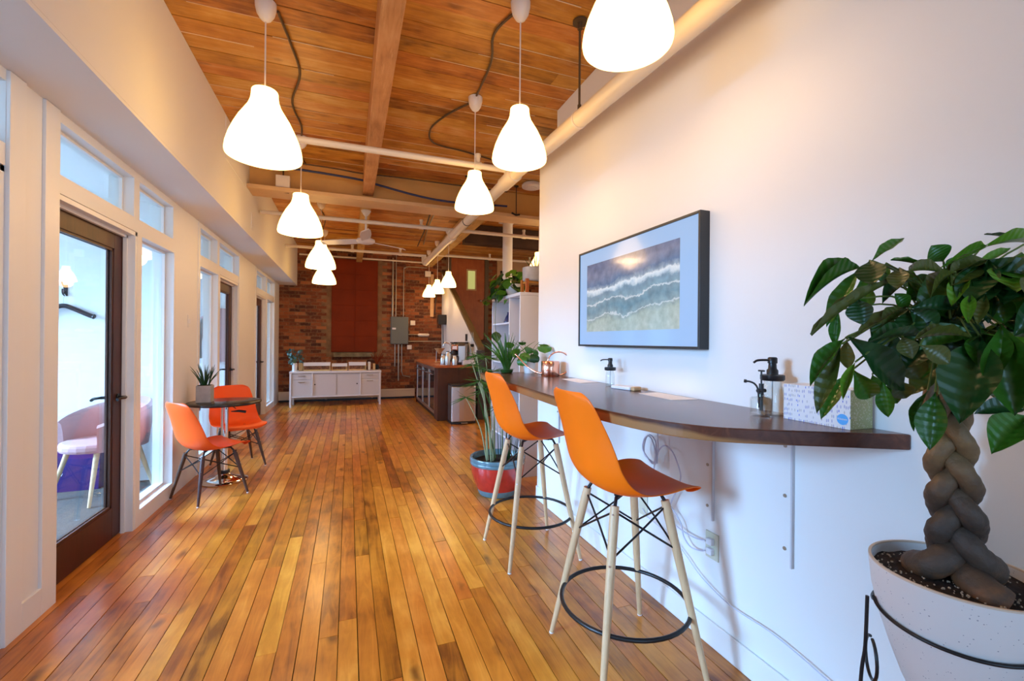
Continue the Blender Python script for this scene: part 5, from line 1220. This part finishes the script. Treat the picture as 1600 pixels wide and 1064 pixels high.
# ================================================================== COFFEE COUNTER
t = thing('coffee_counter', 'dark wooden coffee counter with a butcher block top by the stair wall', 'counter', (1.38, 7.25, 0))
MB().box(0, .655, 0, .04, 0, .874).build('end_panel', M['darkwood'], t, bevel=.002)
MB().box(0, .655, 2.42, 2.46, 0, .874).build('end_panel', M['darkwood'], t, bevel=.002)
MB().box(.60, .655, .041, 2.419, 0, .874).build('back_panel', M['darkwood'], t)
MB().box(.0, .04, .041, .30, 0, .874).build('filler_panel', M['darkwood'], t)
MB().box(-.025, .66, -.025, 2.49, .875, .918).build('worktop', M['doorwood'], t, bevel=.005)
def cooler(y0, y1, label):
    t = thing('drinks_cooler', label, 'cooler', (1.385, y0, .005), 0, 'steel framed drinks coolers under the coffee counter'); w = y1 - y0
    MB().box(.045, .58, 0, w, .0, .862).build('body', M['black'], t)
    MB().box(0, .044, 0, .05, .06, .862).box(0, .044, w - .05, w, .06, .862).box(0, .044, .05, w - .05, .06, .11).box(0, .044, .05, w - .05, .80, .862).build('door_frame', M['steel'], t, bevel=.003)
    MB().box(.01, .035, .051, w - .051, .111, .799).build('door_glass', M['darkglass'], t)
    MB().tube([(-.03, .08, .74), (-.03, w - .08, .74)], .009, 8).tube([(-.03, .1, .74), (0, .1, .74)], .007, 6).tube([(-.03, w - .1, .74), (0, w - .1, .74)], .007, 6).build('handle', M['steel'], t, smooth=True)
    MB().box(.012, .044, 0, w, 0, .055).build('kick_grille', M['black'], t)
cooler(7.56, 8.17, 'nearer steel framed drinks cooler under the coffee counter')
cooler(8.18, 8.92, 'middle dark glass drinks cooler under the coffee counter')
cooler(8.93, 9.66, 'farther drinks cooler under the counter, next to the brick wall')
zc = .9185
t = thing('coffee_maker', 'brown and steel coffee maker on the coffee counter', 'coffee maker', (1.81, 7.58, zc), radians(-10))
MB().box(-.11, .11, -.15, .15, 0, .03).build('base', M['blackp'], t, bevel=.008)
MB().box(-.02, .11, -.14, .14, .031, .33).build('tower', M['steel'], t, bevel=.012)
MB().box(-.13, -.021, -.13, .13, .24, .34).build('brew_head', M['copper'], t, bevel=.02)
MB().lathe([(.055, .24), (.07, .18), (.045, .16)], (-.075, 0, 0), 20).build('filter_basket', M['blackp'], t, smooth=True)
MB().box(-.022, .1, -.13, .13, .331, .37).build('lid', M['olive'], t, bevel=.01)
def carafe(x, y, h, r, label):
    t = thing('thermal_carafe', label, 'carafe', (x, y, zc), radians(200))
    MB().lathe([(0, 0), (r, .0), (r * 1.02, .01), (r, h * .6), (r * .8, h * .82), (r * .62, h * .9), (r * .62, h)], seg=24).build('body', M['steel'], t, smooth=True)
    MB().lathe([(r * .63, h), (r * .6, h * 1.06), (0, h * 1.08)], seg=20).build('lid', M['blackp'], t, smooth=True)
    MB().tube(spline([(-r * .55, 0, h * .95), (-r * 1.6, 0, h * .9), (-r * 1.7, 0, h * .5), (-r * .95, 0, h * .2)], 4), .009, 8).build('handle', M['blackp'], t, smooth=True)
carafe(1.56, 7.33, .22, .045, 'tall steel thermal carafe at the front edge of the coffee counter')
carafe(1.52, 7.50, .17, .05, 'shorter steel carafe with black handle left of the coffee maker')
carafe(1.67, 7.30, .16, .045, 'steel carafe right in front of the coffee maker')
t = thing('pour_over_stand', 'pour over coffee stand with tan cone on the far counter end', 'coffee dripper', (1.62, 8.35, zc))
MB().box(-.08, .08, -.1, .1, 0, .012).build('foot', M['lightwood'], t, bevel=.003)
MB().tube([(-.06, 0, .012), (-.06, 0, .26)], .006, 8).tube([(-.06, 0, .25), (.0, 0, .25)], .006, 8).build('post', M['steel'], t, smooth=True)
MB().lathe([(.015, .16), (.10, .26), (.105, .265), (.1, .26), (.012, .158)], seg=24).build('cone', M['lightwood'], t, smooth=True)
t = thing('faucet', 'small chrome faucet on the coffee counter against the brick wall', 'faucet', (1.86, 8.5, zc))
MB().tube(spline([(0, 0, 0), (0, 0, .3), (-.04, 0, .36), (-.12, 0, .36), (-.14, 0, .30)], 5), .013, 10).build('neck', M['chrome'], t, smooth=True)
MB().lathe([(.028, 0), (.028, .02), (.015, .03)], seg=18).build('base', M['chrome'], t, smooth=True)
t = thing('espresso_machine', 'steel machine with gold front standing at the stair wall', 'coffee machine', (1.90, 7.95, zc))
MB().box(-.12, .13, -.14, .14, 0, .36).build('body', M['steel'], t, bevel=.01)
MB().box(-.13, -.121, -.11, .11, .05, .30).build('front_plate', M['lightwood'], t, bevel=.003)
MB().box(-.13, .14, -.15, .15, .361, .385).build('cup_tray', M['blackp'], t, bevel=.004)
tag(MB().box(1.80, 2.03, 7.24, 7.33, zc, zc + .085).build('white_container', M['plug'], bevel=.008), 'low white container at the right end of the coffee counter', 'box')
t = thing('black_outlet', 'dark square outlet plate on the white stair wall', 'outlet', (2.0595, 8.02, 1.39))
MB().box(-.008, 0, -.07, .07, -.065, .065).build('plate', M['frame'], t, bevel=.002)
MB().box(-.012, -.008, -.03, .03, -.03, .03).build('socket', M['blackp'], t)
for k, y in enumerate((7.62, 7.52)):
    t = thing('hanging_spoon', 'thin steel spoon hung on the white stair wall, ' + ('left one' if k == 0 else 'right one'), 'spoon', (2.05, y, 1.22))
    MB().tube([(0, 0, .05), (0, 0, .26)], .004, 6).build('handle', M['galv'], t); MB().lathe([(0, 0), (.018, .01), (.025, .03), (.02, .05), (0, .056)], seg=12).build('bowl', M['frame'], t, smooth=True)
# trash can
t = thing('trash_can', 'brushed steel trash can with black foot at the counter end', 'trash can', (1.735, 7.04, 0))
rr = [(-.20, -.14), (-.17, -.155), (-.08, -.17), (0, -.175), (.08, -.17), (.17, -.155), (.20, -.14), (.20, .14), (-.20, .14)]
MB().prism(rr, .035, .60).build('body', M['steel'], t, bevel=.012)
MB().prism([(x * 1.015, y * 1.03) for x, y in rr], 0, .034).build('base', M['blackp'], t, bevel=.004)
MB().prism([(x * 1.01, y * 1.01) for x, y in rr], .601, .63).build('lid', M['blackp'], t, bevel=.008)
MB().box(-.05, .05, -.20, -.17, .012, .026).build('pedal', M['steel'], t, bevel=.003)
# ================================================================== CREDENZA
t = thing('credenza', 'white metal credenza with sliding doors and drawers before the brick wall', 'credenza', (-1.07, 9.50, 0))
CW, CD = 1.70, .46
for x in (0, CW - .035):
    for y in (0, CD - .035): MB().box(x, x + .035, y, y + .035, 0, .665).build('leg', M['credenza'], t, bevel=.003)
MB().box(-.005, CW + .005, -.005, CD, .666, .70).build('top', M['credenza'], t, bevel=.003)
MB().box(.036, CW - .036, .03, CD - .01, .205, .665).build('carcass', M['credpanel'], t)
MB().box(.036, CW - .036, .0, .029, .19, .215).build('bottom_rail', M['credenza'], t, bevel=.002)
for x in (.39, CW - .39 - .025): MB().box(x, x + .025, .0, .029, .216, .665).build('upright', M['credenza'], t, bevel=.002)
for x in (.04, CW - .388):
    for z0, z1 in ((.218, .535), (.542, .655)):
        dr = MB().box(x, x + .345, .012, .0295, z0, z1).build('drawer', M['credpanel'], t, bevel=.003)
        MB().box(x + .11, x + .235, -.004, .012, z1 - .05, z1 - .035).build('handle', M['galv'], dr, bevel=.002)
for x, hx in ((.418, .45), (.86, 1.235)):
    dr = MB().box(x, x + .423, .014 if x < .5 else .019, .0295, .218, .645).build('sliding_door', M['credpanel'], t, bevel=.002)
    MB().tube([(hx, .009, .44), (hx, .02, .44)], .013, 12).build('finger_pull', M['black'], dr, smooth=True)
def crate(x0, x1, y, h, label, wood_=True, paper=True):
    t = thing('wooden_tray', label, 'tray', (x0, y, .7005)); w = x1 - x0
    m = MB().box(0, .012, 0, .24, 0, h).box(w - .012, w, 0, .24, 0, h).box(.012, w - .012, 0, .012, 0, h * .16).box(.012, w - .012, .228, .24, 0, h).box(.012, w - .012, .012, .228, 0, .01)
    m.build('tray', M['lightwood'], t, bevel=.001)
    g = MB(); n = int((w - .03) / .035)
    for k in range(n): g.box(.0135 + k * .035, .0475 + k * .035, .0125, .10, .011, h * .6 + random.uniform(0, .02))
    g.build('packets', M['brownpack'], t)
    if paper: MB().prism([(.0, -.006), (w, -.006), (w, .12), (.0, .12)], h + .001, h + .004).box(.004, w - .004, -.006, -.003, h * .62, h).build('paper_cover', M['paper'], t)
crate(-.84, -.34, 9.60, .165, 'longest wooden tray with brown packets and white paper, on the credenza left part')
crate(-.32, -.02, 9.62, .14, 'small wooden tray in the middle of the credenza')
crate(.0, .34, 9.60, .165, 'wooden tray with white paper on the right part of the credenza')
tag(MB().box(.38, .43, 9.64, 9.80, .7005, .87).build('white_canister', M['whitepot'], bevel=.01), 'narrow white canister right of the trays on the credenza', 'canister')
tag(MB().box(.48, .525, 9.62, 9.80, .7005, .83).build('wooden_block', M['lightwood'], bevel=.006), 'small pale wooden block at the right end of the credenza', 'block')
tag(MB().box(-.93, -.855, 9.66, 9.84, .7005, .86).build('wooden_box', M['lightwood'], bevel=.004), 'pale wooden box between the white vase and the trays', 'box')
t = thing('eucalyptus_vase', 'slim white vase of blue green foliage at the left end of the credenza', 'vase', (-.99, 9.60, .7005))
MB().lathe([(0, 0), (.042, 0), (.045, .01), (.045, .155), (.04, .158), (.035, .15), (0, .145)], seg=24).build('vase', M['whitepot'], t, smooth=True)
RL['eucalypt'] = round_leaf(); RL['eucalypt'].materials.append(M['eucalypt'])
for k in range(60):
    a = random.uniform(0, 6.28); r = .13 * math.sqrt(random.random()); rleaf(t, (r * cos(a), r * sin(a), .27 + random.uniform(-.11, .14)), random.uniform(.05, .08), (random.uniform(-1, 1), random.uniform(-1, 1), a), 'eucalypt')
m = MB()
for k in range(9):
    a = k * .7; m.tube([(0, 0, .14), (.06 * cos(a), .06 * sin(a), .32)], .0025, 5)
m.build('stems', M['stem'], t)
t = thing('dried_branches', 'dark red dried branches in a small black vase at the credenza right end', 'branches', (.57, 9.87, .7005))
m = MB()
for k in range(26):
    a = random.uniform(0, 6.28); m.tube(spline([(0, 0, .02), (.03 * cos(a), .02 * sin(a), .16), (.13 * cos(a), .07 * sin(a), random.uniform(.25, .44))], 4), .0035, 5)
m.build('twigs', M['rust'], t)
MB().lathe([(0, 0), (.035, 0), (.045, .06), (.03, .11), (.028, .11)], seg=20).build('small_vase', M['black'], t, smooth=True)
# ================================================================== OFFICE THINGS behind the glass
def office_chair(loc, rz, label):
    t = thing('upholstered_chair', label, 'chair', loc, rz, 'pink office armchairs')
    for sx, sy in ((1, 1), (1, -1), (-1, 1), (-1, -1)):
        MB().tube([(sx * .24, sy * .24, 0), (sx * .15, sy * .17, .40)], [.011, .02], 12).build('leg', M['beech'], t, smooth=True)
    m = MB(); nn = 28
    MB().prism([(.27 * cos(a) * (1 if cos(a) < 0 else 1.05), .26 * sin(a)) for a in [2 * pi * k / nn for k in range(nn)]], .40, .475).build('seat', M['pink'], t, bevel=.025)
    k = 26
    for i in range(k + 1):
        a = radians(52 + 256 * i / k); f = abs(i / k - .5) * 2
        zt = .80 - .17 * f ** 1.6; R_ = .285
        for rr_, z in ((R_ - .02, .43), (R_ - .012, (.45 + zt) / 2), (R_ + .0, zt - .02), (R_ + .02, zt), (R_ + .045, zt - .02), (R_ + .035, (.45 + zt) / 2), (R_ + .01, .41)):
            m.v.append((rr_ * cos(a), rr_ * sin(a) * .98, z))
    for i in range(k):
        for j in range(7): a = i * 7 + j; b = i * 7 + (j + 1) % 7; m.f.append((a, b, b + 7, a + 7))
    m.f += [tuple(range(6, -1, -1)), tuple(k * 7 + j for j in range(7))]
    m.build('backrest', M['pink'], t, smooth=True)
    return t
oc1 = office_chair((-1.93, 4.69, .005), radians(-127), 'pale pink armchair with light wooden legs seen through the nearest glass door')
dup(oc1, (-2.05, 6.6, .005), radians(-120), 'pale pink armchair in the second office behind the glass')
t = thing('paper_bag', 'purple shopping bag with white lettering behind the pink armchair', 'bag', (-2.27, 4.955, .005), radians(2))
m = MB(); m.v = [(-.22, -.08, 0), (.22, -.08, 0), (.22, .08, 0), (-.22, .08, 0), (-.235, -.075, .40), (.235, -.085, .40), (.23, .07, .40), (-.23, .06, .40)]
m.f = [(0, 3, 2, 1), (0, 1, 5, 4), (1, 2, 6, 5), (2, 3, 7, 6), (3, 0, 4, 7)]
m.build('bag_body', M['purple'], t, solid=.003)
MB().tube(spline([(-.08, -.08, .39), (-.07, -.085, .50), (.07, -.085, .50), (.08, -.08, .39)], 5), .006, 6).build('handle', M['purple'], t, smooth=True)
text('bag_lettering', 'ing\nook\ny\nndow\nm.', .05, M['paper'], t, (-.13, -.0835, .20), (radians(90), 0, 0), 'LEFT')
t = thing('coat_hanger', 'black coat hanger on a hook seen through the nearest glass door', 'hanger', (-2.36, 5.048, 1.53)); t.scale = (1.1, 1, 1.1)
MB().tube(spline([(-.20, -.03, -.01), (-.16, -.03, .0), (-.05, -.03, .055), (.0, -.03, .07), (.05, -.03, .055), (.16, -.03, .0), (.20, -.03, -.015)], 5), [.017, .022] + [.018] * 27 + [.022, .017], 10).build('shoulder_bar', M['blackp'], t, smooth=True)
MB().tube(spline([(0, -.03, .07), (0, -.03, .13), (.012, -.03, .15), (0, -.03, .165), (-.012, -.03, .155)], 5), .003, 6).build('hook', M['steel'], t, smooth=True)
t = thing('wall_hook', 'black wall hook holding the coat hanger', 'hook', (-2.36, 5.0495, 1.735))
MB().box(-.015, .015, -.006, 0, -.04, .06).build('plate', M['black'], t, bevel=.002)
MB().tube(spline([(0, -.006, .0), (0, -.03, -.03), (0, -.05, -.01), (0, -.05, .02)], 4), .006, 8).tube(spline([(0, -.006, .04), (0, -.04, .05), (0, -.06, .08)], 4), .006, 8).build('prongs', M['black'], t, smooth=True)
t = thing('hanging_jacket', 'pink and grey jacket hanging behind the second glass door', 'jacket', (-1.72, 7.44, 1.0))
m = MB(); n = 24
for i, (w_, d_, z) in enumerate(((.20, .05, 0), (.22, .07, .1), (.21, .08, .3), (.23, .08, .5), (.24, .07, .62), (.14, .06, .70), (.06, .05, .76))):
    for k in range(n): a = 2 * pi * k / n; m.v.append((w_ * cos(a) * (1 + .05 * sin(5 * a + i)), -.09 + d_ * sin(a) * (1 + .2 * cos(7 * a)), z))
for i in range(6):
    for k in range(n): l = (k + 1) % n; m.f.append((i * n + k, i * n + l, i * n + n + l, i * n + n + k))
m.build('jacket_body', M['pink'], t, smooth=True)
MB().tube(spline([(.2, -.09, .6), (.27, -.1, .35), (.27, -.1, .05)], 5), .055, 12).build('sleeve', M['greybox'], t, smooth=True)
MB().tube(spline([(-.2, -.09, .6), (-.27, -.1, .35), (-.27, -.1, .05)], 5), .055, 12).build('sleeve', M['greybox'], t, smooth=True)
